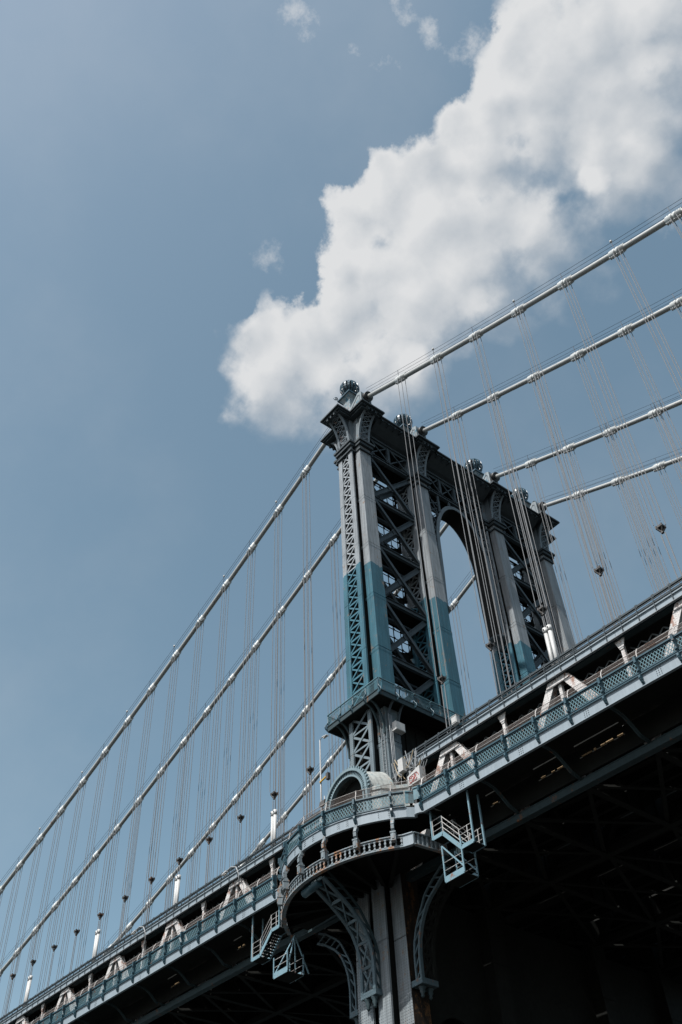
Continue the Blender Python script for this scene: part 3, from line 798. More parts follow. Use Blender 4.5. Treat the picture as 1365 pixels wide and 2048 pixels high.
# curved brackets under the gallery and the deep cross girder
for yc in YC:
    for sx in (1, -1):
        for sy in (-0.55, 0.55):
            mb = MB(); pts = [(sx * (2.45 + 0.95 * (1 - cos(t))), yc + sy, 51.2 + 2.45 * sin(t)) for t in frange(0, pi / 2, 8)]
            for p, q in zip(pts[:-1], pts[1:]): mb.beam(p, q, 0.16, 0.16, (0, 1, 0))
            mb.build('curved_bracket', m_dark, gal)
for sx in (-2.3, -1.7, 1.7, 2.3):
    mb = MB(); pts = [(sx, -0.85 - 1.3 * (1 - cos(t)), 50.9 + 2.75 * sin(t)) for t in frange(0, pi / 2, 8)]
    for p, q in zip(pts[:-1], pts[1:]): mb.beam(p, q, 0.16, 0.16, (1, 0, 0))
    mb.build('curved_bracket', m_chord, gal)
for (ya, yb) in ((0.0, 8.534), (8.534, 20.726), (20.726, 29.26)):
    for sx in (1, -1):
        mb = MB(); mb.box(sx * 1.25 - .06, sx * 1.25 + .06, ya + 0.8, yb - 0.8, 46.3, 53.7)
        for p in frange(ya + 1.2, yb - 1.2, 5): mb.box(sx * 1.25 - .16, sx * 1.25 + .16, p - .04, p + .04, 46.4, 53.6)
        mb.build('cross_girder', m_under, tower)
# under-roadway cross walls of the tower down to the pier arch
for (ya, yb) in ((0.0, 8.534), (8.534, 20.726), (20.726, 29.26)):
    for sx in (1, -1):
        mb = MB()
        ctr = (ya + yb) / 2; hw_ = (yb - ya) / 2 - 0.78
        n = 14
        for i in range(n):
            t0, t1 = -1 + 2 * i / n, -1 + 2 * (i + 1) / n
            b0 = 23.0 + 7.0 * sqrt(max(0, 1 - t0 * t0)); b1 = 23.0 + 7.0 * sqrt(max(0, 1 - t1 * t1))
            x0_, x1_ = sx * 1.6 - .08, sx * 1.6 + .08
            mb.hexa([(x0_, ctr + t0 * hw_, b0), (x1_, ctr + t0 * hw_, b0), (x1_, ctr + t1 * hw_, b1), (x0_, ctr + t1 * hw_, b1)],
                    [(x0_, ctr + t0 * hw_, 38.2), (x1_, ctr + t0 * hw_, 38.2), (x1_, ctr + t1 * hw_, 38.2), (x0_, ctr + t1 * hw_, 38.2)])
        mb.build('portal_web', m_under, tower)
mb = MB(); mb.box(-7, 7, -5, 34.3, 0, 9.0); mb.box(-6, 6, -4, 33.3, 9.0, 9.4)
tag(mb.build('masonry_pier', m_pier), 'granite block pier carrying the feet of the steel tower', 'pier')

# fittings on the near column under the gallery
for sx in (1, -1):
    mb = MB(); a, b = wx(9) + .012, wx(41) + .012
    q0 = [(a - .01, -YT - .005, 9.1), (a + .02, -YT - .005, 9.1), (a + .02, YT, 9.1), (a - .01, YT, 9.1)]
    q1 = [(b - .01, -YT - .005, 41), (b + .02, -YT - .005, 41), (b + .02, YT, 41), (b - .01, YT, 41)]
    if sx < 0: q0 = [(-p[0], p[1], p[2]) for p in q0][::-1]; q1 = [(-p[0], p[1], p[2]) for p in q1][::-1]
    mb.hexa(q0, q1); mb.build('shaded_side_plate', m_brown, columns[0])  # added plate: rust brown, darkened to stand for shade from deck and bracket
mb = MB()
for i, yy in enumerate((-0.70, -0.55, -0.40)):
    mb.tube([(2.86, yy, 43.5), (2.78, yy, 52.6)], 0.035, 6)
mb.build('conduit', m_cond, columns[0])
mb = MB()
for s in (0.0, 0.36):
    mb.beam((1.95 + s, -0.86, 42.5), (1.85 + s, -0.86, 53.4), 0.05, 0.05, (0, 1, 0))
for z in frange(42.6, 53.3, 34): mb.beam((1.93, -0.86, z), (2.28, -0.86, z), 0.03, 0.03)
mb.build('access_ladder', m_cond, columns[0])
bx = thing('junction_box', (3.05, 0.1, 50.9), 'pale square electrical box high on the near column under the gallery', 'electrical box')
mb = MB(); mb.box(2.80, 3.30, -0.45, 0.55, 50.95, 51.75); mb.build('cabinet', m_box, bx)
mb = MB(); mb.box(3.30, 3.33, -0.38, 0.48, 51.0, 51.7); mb.build('door', m_box, bx)

# ------------------------------------------------------------------ main cables
ORD = ['nearest', 'second', 'third', 'farthest']
NL = [15, 18, 20, 20]; NRr = [8, 8, 7, 6]
NUM = ['first','second','third','fourth','fifth','sixth','seventh','eighth','ninth','tenth','eleventh','twelfth','thirteenth','fourteenth','fifteenth','sixteenth','seventeenth','eighteenth','nineteenth','twentieth','twenty-first']
# one cable band mesh for each slope class
def band_mesh(slope, rod):
    mb = MB(); d = Vector((1, 0, slope)).normalized(); u = Vector((-d.z, 0, d.x)); L = 0.80
    pts = [d * t for t in (-L, -L * .93, -L * .92, -L * .33, -L * .32, -0.10, -.09, .09, .10, L * .32, L * .33, L * .92, L * .93, L)]
    rr = [.30, .30, .36, .36, .40, .40, .33, .33, .40, .40, .36, .36, .30, .30]
    mb.tube([tuple(p) for p in pts], 0.3, 14, True, rr)
    for t in frange(-L * .85, L * .85, 7):
        for s, ww in ((1, .42), (-1, .42)):
            c = d * t + u * s * ww
            mb.beam(c - Vector((0, .16, 0)), c + Vector((0, .16, 0)), 0.07, 0.07)
            mb.beam(c - u * .05, c + u * .10 * s, 0.05, 0.05, (0, 1, 0))
    mb.beam(d * (-L * .9) + u * .40, d * (L * .9) + u * .40, 0.16, 0.10, u); mb.beam(d * (-L * .9) - u * .40, d * (L * .9) - u * .40, 0.16, 0.10, u)
    return mb
cab_obj = []
for c in range(4):
    y = YC[c]
    t = thing('main_cable', (0, y, 98), ['nearest of the four thick grey main cables, running over the closest column', 'second nearest thick grey main cable, over the second column of the tower', 'third thick grey main cable counted from the camera, over the third column', 'farthest of the four thick grey main cables, over the far end column'][c], 'main cable', 'main suspension cables')
    cab_obj.append(t)
    for side in (-1, 1):
        xs = [side * v for v in frange(2.9, 125 if side < 0 else 70, 44)]
        mb = MB(); mb.tube([(x, y, cabz(x)) for x in xs], 0.27, 16); mb.build('wrapped_cable', m_cable, t)
        for dy in (-0.38, 0.38):
            for hgt in (1.18, 0.62):
                if dy > 0 and hgt < 1: continue
                xw = [side * v for v in frange(3.3, 125 if side < 0 else 70, 40)]
                mb = MB(); mb.tube([(x, y + dy, cabz(x) + hgt) for x in xw], 0.020, 4, False); mb.build('hand_wire', m_wire, t)
        bm = {}
        X = XL[:NL[c]] if side < 0 else XR[:NRr[c]]
        for n, x in enumerate(X):
            sl = (0.41373 + 2 * 0.00090231 * x) if x < 0 else (-0.47317 + 2 * 0.0010602 * x)
            k = round(sl / 0.03)
            if k not in bm: bm[k] = band_mesh(k * 0.03, True).mesh('cable_band', m_band, (0, 0, 0))
            place('cable_band', bm[k], t, (x, y, cabz(x)))
            mb = MB()
            for dy in (-0.38, 0.38): mb.beam((x, y + dy, cabz(x) + .3), (x, y + dy, cabz(x) + 1.24), 0.04, 0.04)
            mb.build('stanchion', m_wire, t)
            if n % 2 == 1 and c in (0,):
                mb = MB(); mb.lathe([(0.04, 0), (0.12, .05), (0.13, .2), (0.06, .3)], (x, y - .38, cabz(x) + 1.22), 8); mb.build('cable_lamp', m_white, t)

# ------------------------------------------------------------------ hangers
def cross_spreader():
    mb = MB()
    mb.box(-.34, .34, -.16, .16, -.11, .11); mb.box(-.16, .16, -.34, .34, -.10, .12)
    for sx in (-.28, .28):
        for sy in (-.28, .28):
            mb.beam((sx, sy, -.12), (sx, sy, .20), .15, .15); mb.beam((sx, sy, -.10), (sx * .35, sy * .35, -.5), .13, .13)
    mb.box(-.12, .12, -.12, .12, -.75, -.40)
    return mb
me_spr = cross_spreader().mesh('rope_clamp', m_clamp, (0, 0, 0))
um = MB(); um.tube([(0, 0, 0), (0, 0, 1)], 0.032, 8, False); me_ropeu = um.mesh('hanger_rope', m_rope, (0, 0, 0))
def zclamp(x): return zT(x) + 5.05
for c in range(4):
    y = YC[c]
    for side in (-1, 1):
        X = XL[:NL[c]] if side < 0 else XR[:NRr[c]]
        for n, x in enumerate(X):
            ztop = cabz(x) - 0.05; zlow = zT(x) - 1.2; zc = zclamp(x)
            lab = 'hanger ropes under the %s main cable, %s set %s of the tower' % (ORD[c], NUM[n], 'left' if side < 0 else 'right')
            h = thing('hanger', (x, y, zlow), lab, 'hanger', 'vertical hanger rope sets of the bridge')
            for dx in (-.28, .28):
                for dy in (-.30, .30):
                    zl = zlow
                    if c == 0: zl = zc + .25
                    place('hanger_rope', me_ropeu, h, (x + dx, y + dy, zl), None, (1, 1, ztop - zl))
            if c == 0:
                place('rope_clamp', me_spr, h, (x, y, zc), None, (.78, .72, .72))
                for dx in (-.17, .17):
                    place('hanger_rope', me_ropeu, h, (x + dx, y, zlow), None, (1.25, 1.25, zc - .6 - zlow))
# paired white guard tubes on some hangers of the near cable
for k, x in enumerate((XL[1], XL[4], XL[7], XL[10], XL[13], XR[2])):
    top = zclamp(x) - 1.75
    lab = 'white guard tube pair on the ropes, ' + ('in front of the far column' if x > 0 else ['tall pair nearest the tower on its left', 'second pair left of the tower', 'third pair left of the tower', 'fourth pair left of the tower', 'farthest pair on the left'][k])
    g = thing('rope_guard', (x, 0, top - 5), lab, 'guard tubes', 'white guard tubes on the hangers')
    for dx in (-.20, .20):
        zlo = zT(x) - 1.1
        mb = MB(); mb.tube([(x + dx, 0, zlo), (x + dx, 0, top - .35)], 0.155, 12); mb.build('tube', m_white, g)
        mb = MB(); mb.tube([(x + dx, 0, top - .45), (x + dx, 0, top)], 0.19, 12); mb.build('tube_cap', m_white, g)
        mb = MB(); mb.box(x + dx - .05, x + dx + .05, -.21, -.19, top - .25, top - .12); mb.build('slot', m_black, g)

# ------------------------------------------------------------------ stiffening trusses
def seg(mb, x0, x1, y, f, w, h, dz=0.0):
    mb.beam((x0, y, f(x0) + dz), (x1, y, f(x1) + dz), w, h, (0, 0, 1))
tlab = ['near stiffening truss with white rust-stained diagonals beside the walkway', 'second stiffening truss inside the dark deck behind the near one', 'third stiffening truss inside the dark deck', 'far stiffening truss along the far edge of the deck']
for c in range(4):
    y = YC[c]
    tr = thing('stiffening_truss', (0, y, 39), tlab[c], 'truss', 'stiffening trusses of the deck')
    near = c == 0  # other trusses get near-black copies, the deck's shade painted in
    for x0, x1 in zip(PX[:-1], PX[1:]):
        mb = MB(); 
        yy = y
        seg(mb, x0, x1, yy, zB, 0.55, 0.06, .22); seg(mb, x0, x1, yy, zB, 0.55, 0.06, -.25); seg(mb, x0, x1, yy - .22, zB, 0.05, 0.44); seg(mb, x0, x1, yy + .22, zB, 0.05, 0.44)
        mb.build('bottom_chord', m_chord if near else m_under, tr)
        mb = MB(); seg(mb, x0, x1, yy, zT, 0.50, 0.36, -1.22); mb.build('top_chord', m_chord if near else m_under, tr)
    def cols(xlist, sgn):
        for n, x in enumerate(xlist):
            if x < -98 or x > 50: continue
            zt = zT(x) - 1.42; zb_ = zB(x) + .25
            if n % 2 == 0:
                # legs either side of the apex
                for s in (1, -1):
                    xf = x + s * 5.516
                    if abs(xf) < 3.2: xf = x + s * 5.2
                    ztf = zB(xf) + .25
                    mb = MB()
                    a = Vector((x + s * .72, y, zt - .25)); b = Vector((xf, y, ztf))
                    mb.beam(a + Vector((0, -.20, 0)), b + Vector((0, -.20, 0)), 0.62, 0.06, (0, 1, 0)); mb.beam(a + Vector((0, .20, 0)), b + Vector((0, .20, 0)), 0.62, 0.06, (0, 1, 0))
                    mb.beam(a, b, 0.50, 0.34, (0, 1, 0))
                    mb.build('diagonal', m_aframe if near else m_under, tr)
                if near:
                    mb = MB(); mb.prism([(x - .85, zt), (x - 1.08, zt - .42), (x - .50, zt - .48), (x + .50, zt - .48), (x + 1.08, zt - .42), (x + .85, zt)], y - .30, y - .24, 'xz'); mb.prism([(x - .85, zt), (x - 1.0, zt - .42), (x + 1.0, zt - .42), (x + .85, zt)], y + .24, y + .30, 'xz')
                    mb.build('gusset_plate', m_aframe, tr)
            mb = MB(); mb.beam((x, y, zt), (x, y, zb_), 0.26, 0.26, (0, 1, 0))
            if near and n % 2 == 1:
                mb.prism([(x - .42, zt), (x - .14, zt - .75), (x + .14, zt - .75), (x + .42, zt)], y - .18, y - .14, 'xz')
            mb.build('vertical_post', m_aframe if near else m_under, tr)
    cols(XL, -1); cols(XR, 1)

# ------------------------------------------------------------------ roadways
rd = thing('upper_roadway', (0, -0.3, 47), 'upper roadway with dark edge barrier, thin rails and pale fascia above the truss', 'roadway')
for x0, x1 in zip(PX[:-1], PX[1:]):
    mb = MB(); seg(mb, x0 + .01, x1 - .01, -0.42, zT, 0.05, 0.52, -1.08); seg(mb, x0, x1, -0.46, zT, 0.16, 0.05, -1.36); seg(mb, x0, x1, -0.46, zT, 0.18, 0.07, -.80)
    n = 4
    mb.build('fascia_plate', m_gird, rd)
    mb = MB(); seg(mb, x0, x1, -0.35, zT, 0.16, 0.14); seg(mb, x0, x1, -0.50, zT, 0.05, 0.05, -.30); seg(mb, x0, x1, -0.42, zT, 0.10, 0.10, -.52); seg(mb, x0, x1, -0.20, zT, 0.10, 0.28, -.38)
    mb.build('barrier_rail', m_corn, rd)
    mb = MB(); seg(mb, x0, x1, -0.62, zT, 0.045, 0.045, -1.42); mb.build('service_pipe', m_cond, rd)
    for i in range(4):
        x = x0 + (x1 - x0) * (i + .5) / 4; z = zT(x)
        mb = MB(); mb.beam((x, -0.54, z - .05), (x, -0.54, z - 1.5), 0.05, 0.06, (0, 1, 0)); mb.box(x - .09, x + .09, -.45, -.25, z - .14, z + .12)
        mb.build('barrier_post', m_corn, rd)
    for (ya, yb) in ((-0.15, 9.4), (19.8, 29.5)):
        mb = MB(); mb.hexa([(x0, ya, zT(x0) - 1.0), (x1, ya, zT(x1) - 1.0), (x1, yb, zT(x1) - 1.0), (x0, yb, zT(x0) - 1.0)], [(x0, ya, zT(x0) - .78), (x1, ya, zT(x1) - .78), (x1, yb, zT(x1) - .78), (x0, yb, zT(x0) - .78)])
        mb.build('slab', m_conc, rd)
    # laced floor beam under the slab
    mb = MB(); z = zT(x0) - 1.25
    for (ya, yb) in ((0.3, 8.3), (20.9, 29.0)):
        mb.beam((x0, ya, z), (x0, yb, z), 0.25, 0.12); mb.beam((x0, ya, z - 1.0), (x0, yb, z - 1.0), 0.25, 0.12)
        k = 10
        for i in range(k):
            p = ya + (yb - ya) * i / k; q = ya + (yb - ya) * (i + 1) / k
            mb.beam((x0, p, z - (1.0 if i % 2 else 0)), (x0, q, z - (0 if i % 2 else 1.0)), 0.18, 0.10, (1, 0, 0))
    mb.build('floor_beam', m_under, rd)
# sunlit lacing row hanging just inside the edge
mb = MB()
for x0, x1 in zip(PX[:-1], PX[1:]):
    n = 12
    for i in range(n):
        a = x0 + (x1 - x0) * i / n; b = x0 + (x1 - x0) * (i + 1) / n
        mb.beam((a, 0.9, zT(a) - (1.95 if i % 2 else 1.55)), (b, 0.9, zT(b) - (1.55 if i % 2 else 1.95)), 0.10, 0.04, (0, 1, 0))
    seg(mb, x0, x1, 0.9, zT, .12, .06, -2.0)
mb.build('stringer_lacing', m_cap, rd)

ld = thing('lower_deck', (0, 14.6, 40), 'dark underside of the lower deck with floor beams, stringers and bracing', 'deck')
for x0, x1 in zip(PX[:-1], PX[1:]):
    mb = MB()
    for (ya, yb) in ((0.4, 3.2), (3.35, 6.1), (6.3, 8.2), (8.9, 14.55), (14.75, 20.4), (21.1, 24.9), (25.05, 28.9)):
        mb.hexa([(x0, ya, zB(x0) + 2.05), (x1, ya, zB(x1) + 2.05), (x1, yb, zB(x1) + 2.05), (x0, yb, zB(x0) + 2.05)], [(x0, ya, zB(x0) + 2.2), (x1, ya, zB(x1) + 2.2), (x1, yb, zB(x1) + 2.2), (x0, yb, zB(x0) + 2.2)])
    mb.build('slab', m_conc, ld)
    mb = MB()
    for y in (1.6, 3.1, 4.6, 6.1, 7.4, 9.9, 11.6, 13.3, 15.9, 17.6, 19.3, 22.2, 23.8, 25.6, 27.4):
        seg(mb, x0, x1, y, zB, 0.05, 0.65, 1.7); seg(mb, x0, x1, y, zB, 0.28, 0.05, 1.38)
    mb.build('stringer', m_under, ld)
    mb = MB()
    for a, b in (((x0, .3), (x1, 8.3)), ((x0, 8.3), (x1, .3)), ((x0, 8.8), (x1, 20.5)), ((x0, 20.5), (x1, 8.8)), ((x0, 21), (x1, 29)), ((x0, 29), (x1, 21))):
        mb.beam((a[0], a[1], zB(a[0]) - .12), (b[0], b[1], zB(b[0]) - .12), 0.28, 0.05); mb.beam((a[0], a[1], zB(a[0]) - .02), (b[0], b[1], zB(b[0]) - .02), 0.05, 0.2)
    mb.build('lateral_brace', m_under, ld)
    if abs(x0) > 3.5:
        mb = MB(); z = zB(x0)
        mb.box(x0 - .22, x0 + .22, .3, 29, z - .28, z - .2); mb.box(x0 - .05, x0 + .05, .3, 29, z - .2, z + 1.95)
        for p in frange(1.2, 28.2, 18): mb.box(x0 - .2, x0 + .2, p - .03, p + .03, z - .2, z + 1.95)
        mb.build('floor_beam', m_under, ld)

# ------------------------------------------------------------------ walkway (near side, then a plain one on the far side)
wk = thing('walkway', (0, -3.6, 40), 'footway with pale girder and teal lattice railing, bowed out round the tower', 'walkway')
WY = -3.6
def latt_mesh(L, Hh, tilt, name='lattice_panel', mat=None, pitch=0.235):
    """diagonal lattice in a frame, sheared by the grade"""
    mb = MB()
    def P(x, z, y=0.0): return (x, y, z + tilt * x)
    n = int((L + Hh * 0.62) / pitch) + 1
    kx = 0.62
    for s in (1, -1):
        for i in range(-1, n + 1):
            xa = -L / 2 + i * pitch - (Hh * kx if s > 0 else 0)
            # line from (xa,0) to (xa + s*H*kx, H)
            p0, p1 = (xa, 0.0), (xa + Hh * kx, Hh)
            if s < 0: p0, p1 = (xa, Hh), (xa + Hh * kx, 0.0)
            # clip in x
            (ax, az), (bx_, bz) = p0, p1
            if bx_ <= -L / 2 or ax >= L / 2: continue
            if ax < -L / 2:
                t = (-L / 2 - ax) / (bx_ - ax); az = az + (bz - az) * t; ax = -L / 2
            if bx_ > L / 2:
                t = (L / 2 - ax) / (bx_ - ax); bz = az + (bz - az) * t; bx_ = L / 2
            if abs(bx_ - ax) < 0.02: continue
            yy = 0.012 * s
            a = Vector(P(ax, az, yy)); b = Vector(P(bx_, bz, yy)); d = (b - a).normalized(); sd = Vector((-d.z, 0, d.x)) * 0.024
            mb.quad([a - sd, b - sd, b + sd, a + sd]); mb.quad([a + sd + Vector((0, .012, 0)), b + sd + Vector((0, .012, 0)), b - sd + Vector((0, .012, 0)), a - sd + Vector((0, .012, 0))])
    return mb.mesh(name, mat or m_lattp, (0, 0, 0))
def frame_mesh(L, tilt):
    mb = MB()
    def P(x, z, y=0.0): return (x, y, z + tilt * x)
    mb.beam(P(-L / 2, 0.0, -.02), P(L / 2, 0.0, -.02), 0.11, 0.10); mb.beam(P(-L / 2, 1.0, -.02), P(L / 2, 1.0, -.02), 0.16, 0.11)
    mb.beam(P(-L / 2, 0.88, 0), P(L / 2, 0.88, 0), 0.07, 0.04); mb.beam(P(-L / 2, -.20, -.05), P(L / 2, -.20, -.05), 0.20, 0.07)
    return mb.mesh('rail_frame', m_teal, (0, 0, 0))
LP = {}; FM = {}
def panel(par, a, b):
    """railing panel between two posts a, b = (x, y) ; base height from zR"""
    a = Vector(a); b = Vector(b); L = (b - a).length - 0.16; ang = math.atan2(b.y - a.y, b.x - a.x)
    za, zb_ = zR(a.x) - 1.02, zR(b.x) - 1.02; tilt = (zb_ - za) / (b - a).length
    key = (round(L, 1), round(tilt, 2))
    if key not in LP: LP[key] = latt_mesh(key[0], 0.86, key[1]); FM[key] = frame_mesh(key[0] + .1, key[1])
    m = (a + b) / 2; z = (za + zb_) / 2
    place('lattice_panel', LP[key], par, (m.x, m.y, z), (0, 0, ang)); place('rail_frame', FM[key], par, (m.x, m.y, z), (0, 0, ang))
def wpost_mesh():
    mb = MB()
    mb.prism([(-.10, 1.12), (-.30, 1.0), (-.26, .55), (-.12, .2), (-.22, -.05), (-.10, -.35), (.06, -.35), (.08, 1.12)], -.05, .05, 'yz')
    mb.box(-.08, .08, -.33, -.25, .60, 1.02); mb.box(-.08, .08, -.30, -.05, .0, .14)
    mb.prism([(-.06, -.35), (-.30, -.30), (-.34, -.50), (-.20, -.78), (-.02, -.88)], -.07, .07, 'yz')
    mb.tube([(0, -.18, -.62), (0, -.18, -.60)], .12, 8)
    return mb.mesh('railing_post', m_teal, (0, 0, 0))
me_wp = wpost_mesh()
BR, BYC = 10.9, 4.0
PH = [(-0.855 + 0.25 * k) for k in range(0, 7)]     # angles of posts on the bow
bow = [(BR * sin(a), BYC - BR * cos(a)) for a in PH]
def bow_xy(a, r=BR): return (r * sin(a), BYC - r * cos(a))
straightR = [(8.57 + 2.7625 * n, WY) for n in range(0, 14)]
straightL = [(-8.95 - 2.7625 * n, WY) for n in range(0, 33)]
def girder(par, pts, h=0.76):
    for a, b in zip(pts[:-1], pts[1:]):
        za, zb_ = zR(a[0]) - 1.24, zR(b[0]) - 1.24
        mb = MB(); mb.beam((a[0], a[1], za - h / 2), (b[0], b[1], zb_ - h / 2), 0.06, h)
        mb.beam((a[0], a[1], za - h), (b[0], b[1], zb_ - h), 0.22, 0.05)
        mb.beam((a[0], a[1], za), (b[0], b[1], zb_), 0.20, 0.05)
        mb.build('girder_plate', m_gird, par)
sl = straightL[::-1]
for i in range(0, len(sl) - 2, 2): girder(wk, [sl[i], sl[i + 2]])
girder(wk, [sl[-1], (-8.35, WY)])
arc_pts = [bow_xy(a) for a in frange(-0.865, 0.74, 26)]
arcg = MB()
for a, b in zip(arc_pts[:-1], arc_pts[1:]):
    za, zb_ = zR(a[0]) - 1.24, zR(b[0]) - 1.24; h = .76
    arcg.beam((a[0], a[1], za - h / 2), (b[0], b[1], zb_ - h / 2), 0.06, h); arcg.beam((a[0], a[1], za - h), (b[0], b[1], zb_ - h), 0.22, 0.05); arcg.beam((a[0], a[1], za), (b[0], b[1], zb_), 0.20, 0.05)
arcg.build('bow_girder', m_gird, wk)
endp = [bow_xy(0.74), (7.72, -3.52), (8.05, -3.86), (8.40, -3.74), (8.62, WY)]
eg = MB()
for a, b in zip(endp[:-1], endp[1:]):
    z = zR(a[0]) - 1.24; eg.beam((a[0], a[1], z - .38), (b[0], b[1], z - .38), .06, .76); eg.beam((a[0], a[1], z - .76), (b[0], b[1], z - .76), .2, .05)
eg.build('bow_girder', m_gird, wk)
ep = MB()
for a, b in zip(endp[:-1], endp[1:]):
    z = zR(a[0]) - .5; ep.beam((a[0], a[1] - .02, z), (b[0], b[1] - .02, z), .04, .85); ep.beam((a[0], a[1] - .02, z + .48), (b[0], b[1] - .02, z + .48), .16, .1)
ep.build('corner_panel', m_lattp, wk)
for i in range(0, len(straightR) - 2, 2): girder(wk, [straightR[i], straightR[i + 2]])
# rivet groups on the girder
for k, (x, y) in enumerate(straightR[1::2] + straightL[2::3]):
    mb = MB(); z = zR(x + 1.2) - 1.24
    for i in range(3):
        for j in range(4):
            px_ = x + 1.0 + i * .16; pz = z - .14 - j * .15
            mb.box(px_ - .02, px_ + .02, WY - .055, WY - .03, pz - .02, pz + .02)
    mb.build('rivet_group', m_under, wk)
for a in (-.62, -.5, -.2, -.06, .03, .26, .33, .55, .62):
    mb = MB(); x, y = bow_xy(a, BR + .045); z = zR(x) - 1.24
    for i in (-.07, .07):
        for j in range(3): mb.box(x + i - .02, x + i + .02, y - .012, y + .012, z - .22 - j * .16, z - .18 - j * .16)
    mb.build('rivet_group', m_under, wk)
for P_ in (straightR, straightL):
    for a, b in zip(P_[:-1], P_[1:]):
        a2, b2 = (a, b) if a[0] < b[0] else (b, a)
        panel(wk, a2, b2)
    for (x, y) in P_: place('railing_post', me_wp, wk, (x, y, zR(x) - 1.02))
for a, b in zip(bow[:-1], bow[1:]): panel(wk, a, b)
panel(wk, bow[-1], endp[0] if False else bow_xy(0.735))
for a, (x, y) in zip(PH, bow): place('railing_post', me_wp, wk, (x, y, zR(x) - 1.02), (0, 0, a))
# inner fence: posts bending inward, two rails, chain link
def fence_line(pts, curved, gap=0.12):
    for i, (a, b) in enumerate(zip(pts[:-1], pts[1:])):
        mb = MB()
        for dz, off in ((0.42, 0.05), (0.86, 0.24 if curved else 0.05)):
            mb.tube([(a[0] + a[2] * (gap + off), a[1] + a[3] * (gap + off), zR(a[0]) + dz), (b[0] + b[2] * (gap + off), b[1] + b[3] * (gap + off), zR(b[0]) + dz)], 0.022, 6)
        mb.build('fence_rail', m_fence, wk)
        mb = MB()
        lv = [(-1.0, 0.0), (0.42, 0.05), (0.86, 0.24 if curved else 0.05)]
        for (d0, o0), (d1, o1) in zip(lv[:-1], lv[1:]):
            mb.quad([(a[0] + a[2] * (gap + o0), a[1] + a[3] * (gap + o0), zR(a[0]) + d0), (b[0] + b[2] * (gap + o0), b[1] + b[3] * (gap + o0), zR(b[0]) + d0),
                     (b[0] + b[2] * (gap + o1), b[1] + b[3] * (gap + o1), zR(b[0]) + d1), (a[0] + a[2] * (gap + o1), a[1] + a[3] * (gap + o1), zR(a[0]) + d1)])
        mb.build('chain_link_panel', m_chain, wk)
    for p in pts:
        x, y, nx, ny = p
        mb = MB(); mb.tube([(x + nx * gap, y + ny * gap, zR(x) - .9), (x + nx * gap, y + ny * gap, zR(x) + .35), (x + nx * (gap + .08), y + ny * (gap + .08), zR(x) + .62), (x + nx * (gap + (.26 if curved else .08)), y + ny * (gap + (.26 if curved else .08)), zR(x) + .90)], 0.04, 6)
        mb.build('fence_post', m_fence, wk)
fence_line([(x, y, 0, 1) for x, y in straightR], True)
fence_line([(x, y, 0, 1) for x, y in straightL[::-1]], True)
fence_line([(x, y, -sin(a), cos(a)) for a, (x, y) in list(zip(PH, bow))] + [(8.35, -3.45, 0, 1)], False)
# footway slab
for x0, x1 in zip(PX[:-1], PX[1:]):
    if abs((x0 + x1) / 2) < 8: continue
    mb = MB(); mb.hexa([(x0, WY + .05, zR(x0) - 1.38), (x1, WY + .05, zR(x1) - 1.38), (x1, -1.0, zR(x1) - 1.38), (x0, -1.0, zR(x0) - 1.38)], [(x0, WY + .05, zR(x0) - 1.28), (x1, WY + .05, zR(x1) - 1.28), (x1, -1.0, zR(x1) - 1.28), (x0, -1.0, zR(x0) - 1.28)])
    mb.build('footway_slab', m_under, wk)
    mb = MB(); mb.hexa([(x0, -.46, zB(x0) + .30), (x1, -.46, zB(x1) + .30), (x1, -.38, zB(x1) + .30), (x0, -.38, zB(x0) + .30)], [(x0, -.46, zR(x0) - 1.42), (x1, -.46, zR(x1) - 1.42), (x1, -.38, zR(x1) - 1.42), (x0, -.38, zR(x0) - 1.42)])
    mb.build('inner_stringer', m_under, wk)
GAPS = [(-29.5, -28.2), (-18.7, -17.7), (12.2, 12.8), (16.7, 17.4), (17.65, 18.7), (20.3, 21.5), (21.8, 22.9), (23.2, 23.7), (31.5, 33.5)]  # openings shaped so the sun strikes the added strips
xs_ = [PX[0]] + [v for g in GAPS for v in (g[0] - .15, g[1] + .15)] + [PX[-1]]
for a, b in zip(xs_[0::2], xs_[1::2]):
    if b - a < .05: continue
    n = max(1, int((b - a) / 5.5))
    for x0, x1 in zip(frange(a, b, n)[:-1], frange(a, b, n)[1:]):
        if abs((x0 + x1) / 2) < 6: continue
        mb = MB(); mb.hexa([(x0, -.99, zR(x0) - 1.38), (x1, -.99, zR(x1) - 1.38), (x1, -.4, zR(x1) - 1.38), (x0, -.4, zR(x0) - 1.38)], [(x0, -.99, zR(x0) - 1.29), (x1, -.99, zR(x1) - 1.29), (x1, -.4, zR(x1) - 1.29), (x0, -.4, zR(x0) - 1.29)])
        mb.build('edge_slab', m_under, wk)
for a, b in GAPS:
    mb = MB(); mb.hexa([(a - .15, -.885, zR(a) - 1.38), (b + .15, -.885, zR(b) - 1.38), (b + .15, -.4, zR(b) - 1.38), (a - .15, -.4, zR(a) - 1.38)], [(a - .15, -.885, zR(a) - 1.29), (b + .15, -.885, zR(b) - 1.29), (b + .15, -.4, zR(b) - 1.29), (a - .15, -.4, zR(a) - 1.29)]); mb.build('edge_slab', m_under, wk)
    t = a + .1 * random.random()
    while t < b - .1:
        e = min(b, t + .25 + .7 * random.random())
        dz = .05 * random.random()
        mb = MB(); mb.beam((t, -.51, zR(t) - 1.96 - dz), (e, -.51, zR(e) - 1.96 - dz), .05, .07 + .08 * random.random()); mb.build('sunlit_strip', m_tanp, wk)  # tan strip added to show as a sunlit slit
        t = e + .05 + .25 * random.random()
bs = [bow_xy(a, BR - .06) for a in frange(-0.84, 0.80, 20)]
